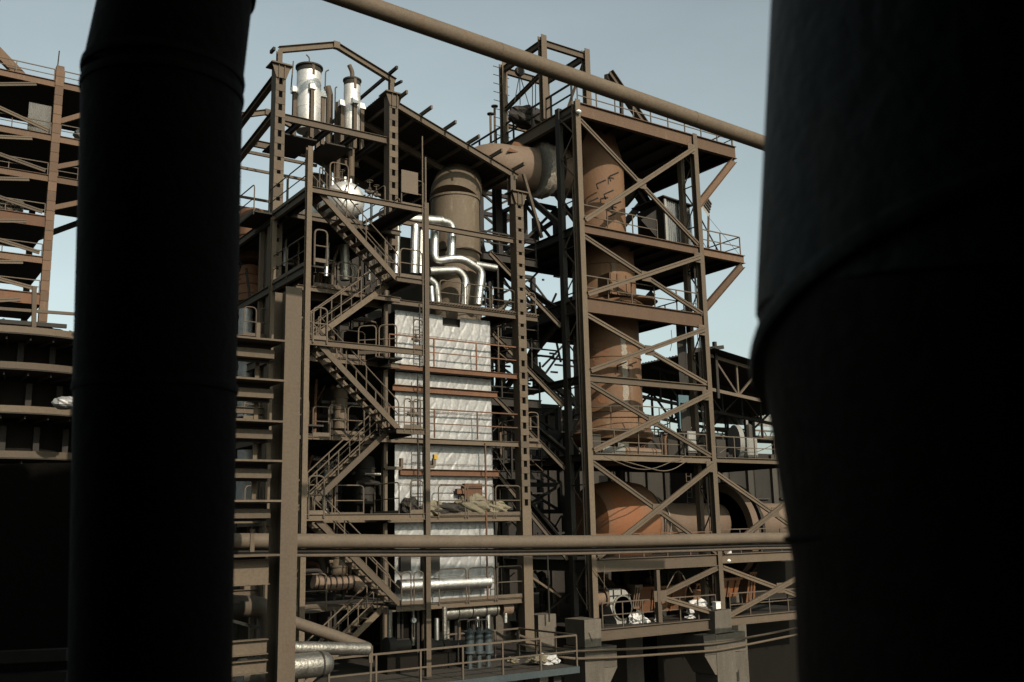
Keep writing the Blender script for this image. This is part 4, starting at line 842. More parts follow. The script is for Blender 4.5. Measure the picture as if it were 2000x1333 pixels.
for k,(x,y,v,lb_) in enumerate(((1130,219,35.7,'round lamp at the top left corner of the right tower'),(1238,246,36.3,'round lamp under the top edge beam of the right tower'),(1422,1096,36,'lamp below the sixth deck right of the column'))):
    t_ = thing('lamp',lb_,'lamp',tuple(P(x,y,v))); c = P(x,y,v); MB().lathe(c,[(.03,.12),(.12,.06),(.14,0),(.10,-.06),(.02,-.09)],(0,0,1),14).build('shade','gauge',t_); tube(t_,'bracket',c+V3((0,0,.1)),c+V3((0,.4,.2)),.02,'dark')
rnd = random.Random(5)
cp = thing('conduit','bundle of thin conduits clipped up the left column of the right tower','conduit',(28.7,36.2,-3.8))
for k in range(4): MB().path([V3((28.72+.05*k,36.22,-3.5+k*.8+j*2.)) + V3((rnd.uniform(-.03,.03),0,0)) for j in range(11-k)],.018,5).build('cable','dark',cp)
cp = thing('conduit','bundle of thin conduits clipped up the right column of the right tower','conduit',(36.8,36.2,-3.8))
for k in range(4): MB().path([V3((36.74+.06*k,36.22,-3.5+k*.8+j*2.)) + V3((rnd.uniform(-.04,.04),0,0)) for j in range(11-k)],.02,5).build('cable','dark',cp)
for k,(x,y,v,w,h,lb_) in enumerate(((1166,870,36.6,.5,.7,'small grey junction box by the left column on the fifth deck'),(1352,872,36.6,.6,1.1,'grey junction box by the right column on the fifth deck'),(1218,878,37.6,.7,.9,'bright panel box behind the rail on the fifth deck'),(1365,1178,38.,.7,1.,'brown cabinet beside the white notice box'),(1290,1165,38.5,.9,1.0,'brown motor housing behind the steel post'),(1470,880,37.5,.8,1.0,'grey cabinet on the platform right of the tower'),(1170,1066,36.6,.6,.5,'dark box on the deck under the level pipe'))):
    t_ = thing('junction_box',lb_,'box',tuple(P(x,y,v))); c = P(x,y,v); m_ = ('wallb','ltgrey','silverdull','orange','stack','ltgrey','dark')[k]; z0_ = max(z for z in (-4.35,-1.28,3.55) if z < c.z+.35)
    box(t_,'case',(c.x-w/2,v,z0_+.25),(c.x+w/2,v+.4,z0_+.25+h),m_); box(t_,'door',(c.x-w/2+.05,v-.02,z0_+.30),(c.x+w/2-.05,v-.003,z0_+.20+h),m_); box(t_,'foot',(c.x-w/2+.05,v+.05,z0_),(c.x+w/2-.05,v+.35,z0_+.24),'dark')
# process pipes and bars in the dark decks of the right tower
pk = thing('pipework','tangle of dark process pipes between the lower decks of the right tower','pipework',(33,41,-4))
for i in range(46):
    v = rnd.uniform(39.5,43); u = rnd.uniform(29.5,44.5); z = rnd.choice((-4.3,-4.3,3.6,-1.2)); r = rnd.choice((.05,.08,.13,.2)); m_ = rnd.choice(('dark','dark','rust','stack','wallb'))
    if z < -1.3 and 30 < u < 36: v = rnd.uniform(42,43)
    if -1.3 < z < 0: v = rnd.uniform(43.6,45)
    q = [V3((u,v,z)),V3((u,v,z+rnd.uniform(.8,2.2))),V3((u+rnd.uniform(-1.6,1.6),v,z+rnd.uniform(1.,2.3)))]
    MB().path(bend(q,.25,3),r,8).build('pipe',m_,pk)

for z0_, z1_ in ((7.4,10.7),(4.0,6.4)): box(rt,'column_plate',(X1-1.0,Y0+1.0,z0_),(X1-.35,Y0+1.05,z1_),'dark')
gp_ = thing('pipework','tangle of dark thin struts and pipes in the gap between the towers','pipework',(27,41,-4))
for i in range(90):
    if i == 0:
        for j in range(70):
            v = rnd.uniform(46,53); a_ = P(rnd.uniform(950,1100),rnd.uniform(520,800),v); d = V3((rnd.uniform(-2.5,2.5),0,rnd.choice((0,0,1.6,-1.6,2.6)))); MB().bar(a_,a_+d,.09,.12).build('strut','dark',gp_)
    u = rnd.uniform(25.6,28.7); v = rnd.uniform(38.5,45); z = rnd.uniform(-4.5,12); k = i % 3
    d = V3((rnd.uniform(.8,2.4),0,rnd.choice((0,0,1.2,-1.2)))) if k == 0 else (V3((0,0,rnd.uniform(1.,3.))) if k == 1 else V3((0,rnd.uniform(1.,2.5),rnd.choice((0,1.3)))))
    w = rnd.choice((.05,.07,.10)); MB().bar((u,v,z),V3((u,v,z))+d,w,w,(0,0,1) if k != 1 else (0,1,0)).build('strut',rnd.choice(('dark','dark','steel')),gp_)
# ================================================================== BEHIND AND BESIDE THE TOWERS
# roofed shed with trusses on the right
sh = thing('truss_shed','dark open shed with trussed sheet roof behind the right tower','shed',(45,52,GZ))
def SP(x, y, v): return P(x, y, v)
vA, vB = 47.0, 58.0
rA, rB = P(1385,702,vA), P(1560,755,vA); sl = (rB.z-rA.z)/(rB.x-rA.x)
def rz(u): return rA.z + (u-rA.x)*sl*1.0
ua, ub = P(1245,700,vB).x-2, rB.x+8
uA = rA.x-.6
mb = MB(); n = 90
for i in range(n+1):
    v = vA-1+(vB+3-vA)*i/n; dz = .06 if i % 2 else 0
    mb.v += [(uA,v,rz(uA)+dz+.5),(ub,v,rz(ub)+dz+.5)]
    if i: k = len(mb.v)-4; mb.face((k,k+1,k+3,k+2))
mb.build('roof_sheet','roof',sh)
mb = MB()
for i in range(n+1):
    v = vA-1+(vB+3-vA)*i/n; dz = .06 if i % 2 else 0
    mb.v += [(uA-9.5,v,rz(uA)-1.9+dz),(uA+.05,v,rz(uA)+.45+dz)]
    if i: k = len(mb.v)-4; mb.face((k,k+1,k+3,k+2))
mb.build('roof_sheet','roof',sh)
for v in (vA,vA+5.5,vB):
    m = 'ltgrey' if v == vA else 'dark'; m = 'rail' if v == vA else 'dark'
    u0, u1 = uA+.2, ub; zb_ = lambda u: rz(u0)-2.1-(u-u0)*.10
    bar(sh,'top_chord',(u0,v,rz(u0)+.25),(u1,v,rz(u1)+.25),.2,.24,m); bar(sh,'bottom_chord',(u0-1,v,zb_(u0-1)),(u1,v,zb_(u1)),.2,.22,m)
    us = [u0+.9+i*2.1 for i in range(9)]
    for i, u in enumerate(us):
        bar(sh,'web_post',(u,v,zb_(u)),(u,v,rz(u)+.2),.14,.14,m,up=(0,1,0))
        if i: 
            a, b = us[i-1], u
            if i % 2: bar(sh,'web_diagonal',(a,v,rz(a)+.1),(b,v,zb_(b)),.12,.14,m)
            else: bar(sh,'web_diagonal',(a,v,zb_(a)),(b,v,rz(b)+.1),.12,.14,m)
bar(sh,'ridge_post',(us[0],vA-.1,rz(us[0])-2.6),(us[0],vA-.1,rz(us[0])+1.3),.22,.22,'dark',up=(0,1,0)); bar(sh,'ridge_arm',(us[0]-2,vA-.1,rz(us[0])+.55),(us[0]+.8,vA-.1,rz(us[0])+1.0),.2,.25,'dark')
for u in (uA-8,uA+.5,ub-1): bar(sh,'column',(u,vB,GZ),(u,vB,rz(uA)-1.5),.4,.4,'dark',up=(0,1,0))
box(sh,'rear_wall',(uA-16,vB+2,GZ),(uA+2,vB+2.2,rz(uA)-2.2),'dark')
bp_ = P(1332,800,46); box(sh,'blue_panel',(P(1328,830,46).x,46,P(1330,838,46).z),(P(1348,830,46).x,46.2,P(1330,772,46).z),'teal')
# conveyor gallery under the shed roof
cg = thing('conveyor_gallery','long grey corrugated conveyor gallery beyond the right tower','conveyor',(52,56,GZ))
a, b = P(1380,803,60), P(1540,815,60); dz = (b.z-a.z)/(b.x-a.x)
mb = MB(); n = 130
for i in range(n*2+1):
    u = a.x-4+(b.x-a.x+16)*i/(n*2); z = a.z+(u-a.x)*dz; dy = (0,.06)[(i//2) % 2]
    mb.v += [(u,60+dy-.5,z-1.1),(u,60+dy,z-.15),(u,60.9+dy,z+.15)]
    if i: k = len(mb.v)-6; mb.face((k,k+3,k+4,k+1)); mb.face((k+1,k+4,k+5,k+2))
mb.build('hood_sheet','galv',cg)
for zz in (-1.5,-2.0): bar(cg,'stringer',(a.x-4,59.4,a.z+zz-4*dz),(b.x+12,59.4,b.z+zz+12*dz),.15,.14,'rail')
box(cg,'floor',(a.x-4,59.5,a.z-2.3),(b.x+12,62,a.z-2.1),'dark')
for i in range(14):
    u = a.x-3+i*1.5; z = a.z+(u-a.x)*dz
    MB().path(bend([(u-.5,59.3,z-1.95),(u-.3,59.3,z-1.55),(u+.3,59.3,z-1.55),(u+.5,59.3,z-1.95)],.2,3),.05,5).build('idler_frame','rail',cg)
    if i % 3 == 0: bar(cg,'post',(u,59.35,z-2.1),(u,59.35,z+.1),.12,.12,'dark',up=(0,1,0))
for u in (a.x+1,a.x+9,a.x+17): bar(cg,'trestle',(u,60.5,GZ),(u,60.5,a.z-2.3),.5,.5,'dark',up=(0,1,0))
# machines on the platform to the right
t = thing('drive_unit','grey guarded drive wheel on the platform right of the tower','machine',tuple(P(1435,890,38)))
c = P(1437,866,38); MB().lathe(c,[(.2,-.1),(1.0,-.1),(1.0,.15),(.86,.15),(.86,-.08),(.2,-.08)],(.9,-.45,0),24).build('wheel_guard','ltgrey',t); box(t,'base',(c.x-.9,37.8,3.55),(c.x+.9,38.8,3.9),'dark'); box(t,'gearbox',(c.x-1.6,37.9,3.6),(c.x-.9,38.6,4.7),'wallb')
tube(tp,'rod',(27.4,37.3,-4),(27.4,37.3,-1),.04,'dark')
# hall behind the base of both towers, its shade put into near-black walls
hb = thing('mill_hall','grimy rendered mill hall with pilasters behind the right tower base','building',(50,56,GZ))
vh = 50.0; h0, h1 = P(1150,900,vh).x, P(1700,900,vh).x; hz = P(1450,885,vh).z
box(hb,'wall',(P(1385,900,vh).x,vh,-2.5),(h1,vh+8,hz),'dark'); box(hb,'plinth_wall',(P(1385,900,vh).x-6,vh-.3,GZ),(h1,vh+8,-2.5),'black')
box(hb,'rear_wall',(P(1130,860,54).x,54,GZ),(P(1425,860,54).x,60,P(1300,850,54).z),'deck')
for i in range(9): bar(hb,'rear_pilaster',(P(1130,860,54).x+1+i*1.7,53.9,GZ),(P(1130,860,54).x+1+i*1.7,53.9,P(1300,852,54).z+(i%3)*.3),.2,.3,'dark',up=(0,1,0))
for i in range(7):
    u = P(1385,900,vh).x+1.0+i*2.6; box(hb,'pilaster',(u,vh-.25,-2.4),(u+.5,vh-.02,hz-.1),'wallb')
    if i < 6: 
        w = box(hb,'window',(u+.9,vh-.05,hz-3.2),(u+2.1,vh-.02,hz-1.2),'dark'); box(hb,'sill',(u+.8,vh-.2,hz-3.35),(u+2.2,vh-.03,hz-3.22),'wallb')
bar(hb,'ledge',(P(1385,900,vh).x,vh-.35,hz-.7),(h1,vh-.35,hz-.7),.2,.2,'wallb')
hd = thing('dark_hall','dark hall standing behind the gap between the towers','building',(26,58,GZ))  # backdrop hall in a plain dark colour
box(hd,'wall',(14,56,GZ),(44,64,P(1060,785,56).z-.8),'dark'); 
mb = MB()
for i in range(61):
    u = 14+i*.5; z = P(1060,785,56).z; mb.v += [(u,55.4,z-.9+(.05 if i % 2 else 0)),(u,64.5,z+.4+(.05 if i % 2 else 0))]
    if i: k = len(mb.v)-4; mb.face((k,k+2,k+3,k+1))
mb.build('roof_sheet','roof',hd)
for i in range(12): bar(hd,'pilaster',(15+i*2.4,55.9,GZ),(15+i*2.4,55.9,P(1060,785,56).z-1),.2,.3,'dark',up=(0,1,0))
# steeply inclined dark conveyor bridge between the towers
ic = thing('inclined_conveyor','dark inclined truss conveyor seen in the gap between the towers','conveyor',tuple(P(1110,790,52)))
for dv in (0,1.8):
    for dx in (0,-22):
        bar(ic,'chord',P(955+dx,645,50+dv),P(1125+dx,790,50+dv),.3,.35,'dark')
    for i in range(11):
        f0, f1 = i/11, (i+1)/11
        a, b = P(955+170*f0,645+145*f0,50+dv), P(933+170*f1,645+145*f1,50+dv); bar(ic,'web_bar',a,b,.14,.14,'dark')
        bar(ic,'web_bar',P(955+170*f0,645+145*f0,50+dv),P(933+170*f0,645+145*f0,50+dv),.12,.12,'dark')
# process steelwork behind the tower gap: three dark trestles
def trestle(label, x0, x1, yt, yb, v, nb):
    t = thing('pipe_trestle',label,'trestle',tuple(P(x0,yb,v))); a, b = P(x0,yt,v), P(x1,yt,v); z0, z1 = P(x0,yb,v).z, a.z
    for u in (a.x,b.x): bar(t,'leg',(u,v,z0),(u,v,z1),.3,.3,'dark',up=(0,1,0)); bar(t,'leg',(u,v+2,z0),(u,v+2,z1),.3,.3,'dark',up=(0,1,0))
    for i in range(nb+1):
        z = z0+(z1-z0)*i/nb; bar(t,'beam',(a.x,v,z),(b.x,v,z),.22,.24,'dark'); bar(t,'beam',(a.x,v,z),(a.x,v+2,z),.2,.2,'dark')
        if i < nb: 
            z2 = z0+(z1-z0)*(i+1)/nb; bar(t,'brace',(a.x,v,z),(b.x,v,z2),.12,.14,'dark'); bar(t,'brace',(a.x,v,z2),(b.x,v,z),.12,.14,'dark')
    return t
trestle('dark cross braced trestle behind the capitals in the tower gap',938,1000,375,500,50,3); trestle('dark cross braced trestle below the grated floor in the tower gap',955,1040,530,760,54,4); trestle('dark cross braced trestle low in the tower gap',1005,1090,790,1000,46,4); trestle('dark trestle carrying the hot gas duct',1022,1085,395,470,42.5,1)
t = thing('pipe_prop','thin leaning strut beside the hot gas duct','strut',tuple(P(1058,465,39))); bar(t,'strut_bar',P(1022,340,39),P(1058,465,39),.14,.14,'steel')
t = thing('link_bridge','dark floor bridge linking the two towers under the duct','bridge',(27,44,9))
for y0, y1, z_ in ((0,0,13.6),(0,0,9.4),(0,0,6.4),(0,0,2.9)):
    deck(t,(25.4,39.5,z_),(28.9,45,z_),m='deck',joist=1.2); ib(t,'beam',(25.4,39.4,z_-.2),(28.8,39.4,z_-.2),.2,.4,'dark'); posts(t,(25.4,39.5,z_),(28.8,39.5,z_),1.1,3,m='dark',r=.035)
for z0, z1 in ((9.4,5.9),(6.4,2.9),(2.9,-1.3),(13.3,9.8)): 
    ib(t,'tie',(25.4,38.6,z0),(28.8,37.6,z1),.16,.2,'steel')
# equipment inside the boiler tower
def vessel(label, x, y0, y1, w, v, m='steel', name='vessel', bands=3):
    t = thing(name,label,'vessel',tuple(P(x,y1,v))); c, r = P(x,(y0+y1)/2,v), w/2*(P(x,y0,v).dot(FWD))/FPX; zt_, zb_ = P(x,y0,v).z, P(x,y1,v).z
    MB().lathe((c.x,v,0),[(r*.3,zb_-.12),(r,zb_),(r,zt_),(r*.85,zt_+r*.3),(r*.3,zt_+r*.5)],(0,0,1),26).build('shell',m,t)
    for i in range(bands):
        z = zb_+(zt_-zb_)*(i+.7)/(bands+.4); MB().lathe((c.x,v,z),[(r,0),(r+.04,.005),(r+.04,.06),(r,.065)],(0,0,1),26).build('band',m,t)
    MB().tube((c.x-r-.15,v,zb_+(zt_-zb_)*.7),(c.x-r+.1,v,zb_+(zt_-zb_)*.7),.08,8).build('nozzle',m,t)
    for s_ in (-1,1): bar(t,'leg',(c.x+s_*r*.7,v,zb_-.7),(c.x+s_*r*.7,v,zb_),.1,.1,'dark',up=(0,1,0))
    return t
vessel('brown upright pump vessel behind the third stair flight',665,765,838,27,37.2); vessel('dark round vessel behind the fourth stair flight',712,900,985,40,37.8,'dark'); vessel('brown upright vessel behind the fifth stair flight',662,1078,1140,28,37.2)
vessel('rust brown upright vessel left of the boiler tower, upper',492,420,510,52,41.,'rust'); vessel('orange brown vessel below the upper rust vessel, left of the tower',489,528,590,44,40.8,'orange'); 
for k,(y0,y1,w,lb) in enumerate(((605,680,27,'foil wrapped pipe section left of the tower, topmost'),(690,760,27,'foil wrapped pipe section left of the tower, second'),(768,815,30,'foil wrapped pipe section left of the tower, third'),(880,985,34,'foil wrapped pipe section left of the tower, lowest'))):
    o = MB(); a, b = P(480,y0,38.2), P(478,y1,38.2); n = 10; pts = [V3((b.x,38.2,b.z+(a.z-b.z)*i/n)) for i in range(n+1)]
    o.path(pts,[w/2*39/FPX*(1+random.uniform(-.08,.06)) for _ in pts],20); tag(o.build('wrapped_pipe','foil'),lb,'pipe')
t = thing('lagged_duct','ribbed brown duct lying across the lower deck of the boiler tower','duct',tuple(P(610,1150,36.6)))
q = [P(612,1136,36.6),P(650,1142,36.6),P(692,1136,36.6),P(706,1150,36.6)]; MB().path(bend(q,.5,5),.27,18).build('duct_shell','duct',t)
for i in range(7): c = q[0].lerp(q[2],i/7)+V3((.1,0,-.05)); MB().lathe(c,[(.26,0),(.30,.01),(.30,.05),(.26,.06)],(1,0,-.02),18).build('rib','dark',t)
rnd = random.Random(11)
pw = thing('pipework','tangle of process pipes in the dark behind the stairs of the boiler tower','pipework',(16,38.5,-5)); pw2 = thing('pipework','tangle of thin process pipes in the strip left of the boiler tower','pipework',(12,40,-5))
bk = thing('dark_backing','dark backing block added to fill the rear of the boiler tower','backing',(17,43,-5))  # backing block added to darken the rear and close sky gaps
box(bk,'shell',(14.3,41.6,-4.9),(19.4,43.8,13.9),'deck'); box(bk,'shell',(19.42,42.1,-4.9),(24.2,43.9,14.6),'deck')
for i in range(9): bar(bk,'stiffener',(14.6+i*.7,41.5,-4.9),(14.6+i*.7,41.5,13.8),.12,.18,'dark',up=(0,1,0))
for z in (-2,1,4,7,10): bar(bk,'girth_rib',(14.3,41.45,z),(20.6,41.45,z),.16,.2,'dark')
lbl = ['horizontal','upright']
for i in range(70):                                           # process pipes in the dark of the boiler tower
    v = rnd.uniform(36.8,41); u = rnd.uniform(13.7,18.9); z = rnd.choice([LV[k] for k in 'bcdef'])+.2; r = rnd.choice((.04,.06,.09,.13)); m = rnd.choice(('dark','steel','steel','rust','silverdull'))
    if i % 3: q = [V3((u,v,z)),V3((u,v,z+rnd.uniform(1.,2.3))),V3((u+rnd.uniform(-.8,.8),v,z+2.3))]; lb = 'upright bent process pipe in the dark inside of the boiler tower'
    else: q = [V3((u,v,z+rnd.uniform(.6,2.2))),V3((u+rnd.uniform(1,2.),v,z+rnd.uniform(.6,2.2)))]; q[1].z = q[0].z; q.append(q[1]+V3((0,0,-.5))); lb = 'level bent process pipe in the dark inside of the boiler tower'
    MB().path(bend(q,.25,3),r,8).build('pipe',m,pw)
for i in range(30):                                           # left strip and left side of the tower
    v = rnd.uniform(38,43); u = P(rnd.uniform(465,535),800,v).x; z = rnd.uniform(-4,8); r = rnd.choice((.04,.06,.09)); m = rnd.choice(('dark','steel','rust','dark'))
    q = [V3((u,v,z)),V3((u,v,z+rnd.uniform(1.5,3.))),V3((u+rnd.uniform(-.6,.6),v,z+3.2))]
    MB().path(bend(q,.25,3),r,8).build('pipe',m,pw2)
ls = thing('side_gantry','narrow brown gantry of beams and hoop rails left of the boiler tower','gantry',(10,37,-5))
for y, rl in ((662,1),(800,0),(822,1),(905,0),(1010,1),(1150,1)):
    a, b = P(400,y,36.2), P(537,y,36.2); ib(ls,'beam',(a.x,36.2,b.z-.1),(b.x,36.2,b.z-.1),.2,.24); deck(ls,(a.x,36.3,b.z),(b.x,36.95,b.z),joist=0)
    if rl: hoops(ls,(a.x+1.4,36.2,b.z),(b.x-.1,36.2,b.z),1.15,2)
for x in (508,519): q = P(x,600,37.); bar(ls,'column',(q.x,37,GZ),(q.x,37,P(x,420,37).z),.16,.16,up=(0,1,0))
q = P(486,420,42); bar(ls,'column',(q.x,42,GZ),(q.x,42,P(486,410,42).z),.2,.2,'steel',up=(0,1,0))
# base equipment on the platform
for k, x in enumerate((917,935,953)):
    t = thing('oil_filter',('left','middle','right')[k]+' slate blue filter cylinder in the row of three on the base platform','filter',tuple(P(x,1282,33.4))); c = P(x,1260,33.4); r = .17
    za, zb_ = P(x,1274,33.4).z, P(x,1236,33.4).z
    MB().lathe((c.x,33.4,0),[(r,za),(r,zb_),(r+.06,zb_+.005),(r+.06,zb_+.07),(r*.6,zb_+.10),(r*.3,zb_+.16)],(0,0,1),20).build('filter_body','filter',t)
    MB().lathe((c.x,33.4,0),[(r+.05,za-.04),(r+.05,za+.03)],(0,0,1),20).build('base_flange','filter',t); tube(t,'leg',(c.x,33.4,PZb),(c.x,33.4,za),.10,'filter')
    MB().path(bend([V3((c.x,33.4,zb_+.1)),V3((c.x,33.4,zb_+.5)),V3((c.x-.5,33.4,zb_+.5)),V3((c.x-.5,33.4,PZb+.2))],.12,3),.03,6).build('oil_line','dark',t)
t = thing('steam_header','weathered silver header with drop legs under the lowest casing deck','pipe',tuple(P(940,1195,36.2)))
MB().path([P(862,1199,36.4),P(905,1195,36.4),P(969,1190,36.4)],.29,20).build('header','silverdull',t); MB().path([P(978,1189,36.4),P(997,1188,36.4)],.28,20).build('end_section','duct',t)
for x, y0_, y1_, r in ((953,1200,1230,.12),(987,1195,1216,.11),(853,1208,1252,.10),(932,1205,1225,.10)): tube(t,'drop_leg',P(x,y0_,36.3),P(x,y1_,36.3),r,'silver',14)
for f in (.25,.5,.75,.95): c = P(862,1199,36.4).lerp(P(969,1190,36.4),f); MB().lathe(c,[(.28,0),(.32,.01),(.32,.05),(.28,.06)],(1,0,.02),20).build('band','dark',t)
t = thing('pressure_gauge','round white pressure gauge on a thin stem','gauge',tuple(P(808,1240,33.))); c = P(807.5,1212,33.)
MB().lathe(c,[(.10,-.06),(.105,-.05),(.105,.05),(.10,.06)],(0,1,0),24).build('case','silverdull',t); MB().lathe(c+V3((0,-.065,0)),[(.001,0),(.088,0.001)],(0,1,0),24).build('dial','gauge',t); bar(t,'needle',c+V3((0,-.07,0)),c+V3((-.04,-.07,.05)),.008,.012,'dark'); tube(t,'stem',c-V3((0,0,.6)),c-V3((0,0,.1)),.025,'dark')
for k,(x,y,w) in enumerate(((775,1240,.35),(850,1240,.3),(882,1228,.28))):
    t = thing('pump',('leftmost','middle','rightmost')[k]+' dark pump on the base platform in shade','pump',tuple(P(x,1285,34.5))); c = P(x,1262,34.5)
    MB().lathe((c.x-.5,34.5,c.z),[(.1,0),(w,.05),(w,.35),(w*.7,.4),(w*.7,1.0),(w*.3,1.05)],(1,0,0),20).build('pump_body','dark',t); box(t,'base',(c.x-.6,34.1,PZb),(c.x+.7,34.9,c.z-w*.8),'black'); tube(t,'riser',(c.x-.3,34.5,c.z),(c.x-.3,34.5,c.z+1.5),.1,'silverdull')
for k,(x,y,s_,lb) in enumerate(((1068,1290,(.55,.4,.22),'pale sack slumped at the right end of the base platform'),(1050,1288,(.4,.4,.14),'pale sack flattened beside the slumped one'),(1000,1290,(.2,.3,.12),'crumpled scrap by the foot of the tower column'))):
    tag(blob('sack',P(x,y,32.4),s_,'khaki' if k else 'white',seed=30+k,n=9),lb,'sack','sacks on the base platform')
for k,(x,y,s_,m,lb) in enumerate(((845,996,(.5,.3,.32),'khaki','khaki tarpaulin bundle beside the stair column'),(872,997,(.9,.4,.26),'dark','dark heap behind the left casing hoop rail'),(925,992,(.85,.4,.48),'khaki','tall folded khaki tarpaulin behind the middle hoop rail'),(965,995,(.75,.35,.3),'khaki','low khaki tarpaulin behind the right hoop rail'),(800,992,(.4,.35,.35),'dark','dark drum shaped bundle left of the stair column'),(808,842,(.42,.3,.18),'khaki','grey dusty heap on the fourth landing'))):
    tag(blob('tarpaulin_heap',P(x,y-2,36.2 if k != 5 else 33),s_,m,seed=50+k,n=18,sharp=.16),lb,'tarpaulin','tarpaulin heaps on the casing deck')
tag(box(None,'yellow_case',P(848,888,35.9),P(852,898,36.05),'yellow'),'small yellow case hung by the hanger near the foil','case')
# bent pipes low left
v = 26.5; q0 = P(560,1213,v+1.2); t = thing('bent_pipe','dusty pipe folding back on itself at the lower left','pipe',tuple(P(640,1270,v)))
q = [P(540,1204,27.2),P(655,1243,27.),P(712,1264,26.6)]; MB().path(q,.165,20).build('upper_run','rail',t)
q = [P(500,1264,26.2),P(585,1266,26.2),P(718,1268,26.4)]; MB().path(q,.175,20).build('lower_run','silverdull',t); MB().lathe(P(716,1267,26.5),[(.02,-.16),(.12,-.13),(.178,-.03),(.178,.05),(.12,.13),(.02,.16)],(1,0,.1),20).build('return_bend','rail',t)
tube(t,'stand',P(725,1270,26.6),P(723,1345,26.6),.035,'rail'); bar(t,'stand_plate',P(724,1262,26.6),P(724,1295,26.6),.12,.05,'rail',up=(0,1,0))
t = thing('clad_vessel','dark silver clad vessel end below the folded pipe','vessel',tuple(P(620,1320,26.)))
a = P(540,1306,26.); MB().lathe(a,[(.33,-1),(.33,0),(.33,1.25),(.29,1.45),(.20,1.55),(.05,1.6)],(1,0,0),28).build('shell','silverdull',t)
MB().lathe(a+V3((1.2,0,0)),[(.33,0),(.345,.005),(.345,.05),(.33,.055)],(1,0,0),28).build('band','dark',t)
q = P(590,1333,25.6); bar(t,'stand',(a.x+.2,26,GZ),(a.x+.2,26,a.z-.3),.2,.2,'dark',up=(0,1,0))
t = thing('elbow_pipe','fat pale brown pipe turning down behind the shelf arms','pipe',tuple(P(520,1210,26)))
pipe(t,'elbow_run',[P(380,1180,26.),P(524,1186,26.),P(530,1290,26.)],.27,'rail',.4,20); MB().lathe(P(470,1186,26.),[(.275,-1.5),(.285,-1.49),(.285,0),(.275,.01)],(1,0,-.03),20).build('wrap','dark',t)
t = thing('sloping_chute','pale sloping sheet behind the shelf arms at the lower left','chute',tuple(P(500,1250,27)))
MB().hexa([P(440,1212,26.5),P(532,1238,26.5),P(532,1238,28),P(440,1212,28),P(440,1206,26.5),P(532,1231,26.5),P(532,1231,28),P(440,1206,28)]).build('sheet','silverdull',t)
# ================================================================== FAR LEFT TOWER (twin of the right one)
lb = thing('far_tower','distant red brown braced tower seen left of the black duct','tower',(13.4,88,12))
YL, YLB = 88., 98.
XL0, XL1, XLE = 4.5, 13.35, 18.5
zl = [39.3,34.35,30.7,27.05,23.5,20.35,16.5]
o = MB().bar((XL1,YL,10),(XL1,YL,40.7),.62,.6,(0,1,0)).build('column','steel2',lb)
for i in range(34): MB().box((XL1-.33,YL-.33,11+i*.87),(XL1+.33,YL-.305,11.78+i*.87)).build('cover_plate','steel2',o)
for u in (XL0,-4): bar(lb,'column',(u,YL,10),(u,YL,40.5),.5,.5,'steel2',up=(0,1,0))
for u in (XL0,XL1): bar(lb,'column',(u,YLB,5),(u,YLB,39.),.5,.5,'dark',up=(0,1,0))
for k, z in enumerate(zl):
    h = 1.0 if k in (3,5) else .62; m = 'rust' if k in (3,5) else 'steel2'
    ib(lb,'edge_beam',(-8,YL-.1,z-h/2),(XL1-.33,YL-.1,z-h/2),.3,h,m)
    xe = XLE if k < 3 else XL1+.3
    if k < 3: ib(lb,'edge_beam',(XL1+.33,YL-.1,z-h/2),(XLE,YL-.1,z-h/2),.3,h,m); bar(lb,'strut',(XL1+.3,YL-.05,z-(2.8 if k else 3.6)),(XLE,YL-.05,z-.8+(.0)),.3,.42,m)
    MB().box((-8,YL+.1,z-.25),(xe,YLB,z-.1)).build('deck','deck',lb)
    if k < 3: MB().bar((XLE,YL,z-.4),(XLE,YLB,z-.4),.3,.6).build('edge_beam','dark',lb)
    posts(lb,(-8,YL,z),(XL1-.4,YL,z),1.1,7,r=.035,m='rail')
    if k < 3: posts(lb,(XL1+.4,YL,z),(XLE,YL,z),1.1,3,r=.035,m='rail'); posts(lb,(XLE,YL,z),(XLE,YLB,z),1.1,4,r=.035,m='rail')
    if k < 6:
        zb_ = zl[k+1]; MB().dangle((XL0+.2,YL-.2,zb_+(z-zb_)*.45+.2),(XL1-1.8,YL-.2,z-.7),.14,.32).build('brace','steel',lb); MB().dangle((XL0+.2,YL-.2,zb_+(z-zb_)*.55),(XL1-.6,YL-.2,zb_+.3),.14,.32).build('brace','steel',lb)
    if k < 3: bar(lb,'brace',(XL1+.2,YLB,z-3),(XLE-.5,YLB,z-.4),.4,.5,'dark')
bar(lb,'strut',(XL0+.0,YL+1,zl[0]+5.6),(XL0+6.0,YL+1,zl[0]+.2),.5,.8,'steel2')
tube(lb,'rod',(XL1-.2,YL,40.6),(XL1-.15,YL,42.2),.05,'dark')
for (x0,x1,z0,z1) in ((P(54,240,88.6).x,13.0,34.4,37.2),):
    c = MB(); n = 26
    for i in range(n+1): u = x0+(x1-x0)*i/n; c.v += [(u,YL+.6+(.08 if i % 2 else 0),z0),(u,YL+.6+(.08 if i % 2 else 0),z1)]; 
    for i in range(n): c.face((2*i,2*i+2,2*i+3,2*i+1))
    c.build('sheet_panel','galv',lb)
MB().lathe((3.4,93,0),[(2.9,14),(2.9,24.5),(2.4,25),(2.4,31),(2.0,33),(2.0,38.6)],(0,0,1),36).build('flue','stack',lb)
for k in range(9): blob('rubble',(9.6+(k % 3)*.7,YL+.5,27.1+.25+(k//3)*.36),(.4,.3,.24),'concrete',lb,seed=70+k,n=6,sharp=.1)
hop = bar(lb,'tilted_box',(15.6,YL+2,35.2),(17.4,YL+2,36.8),1.2,1.4,'ltgrey')
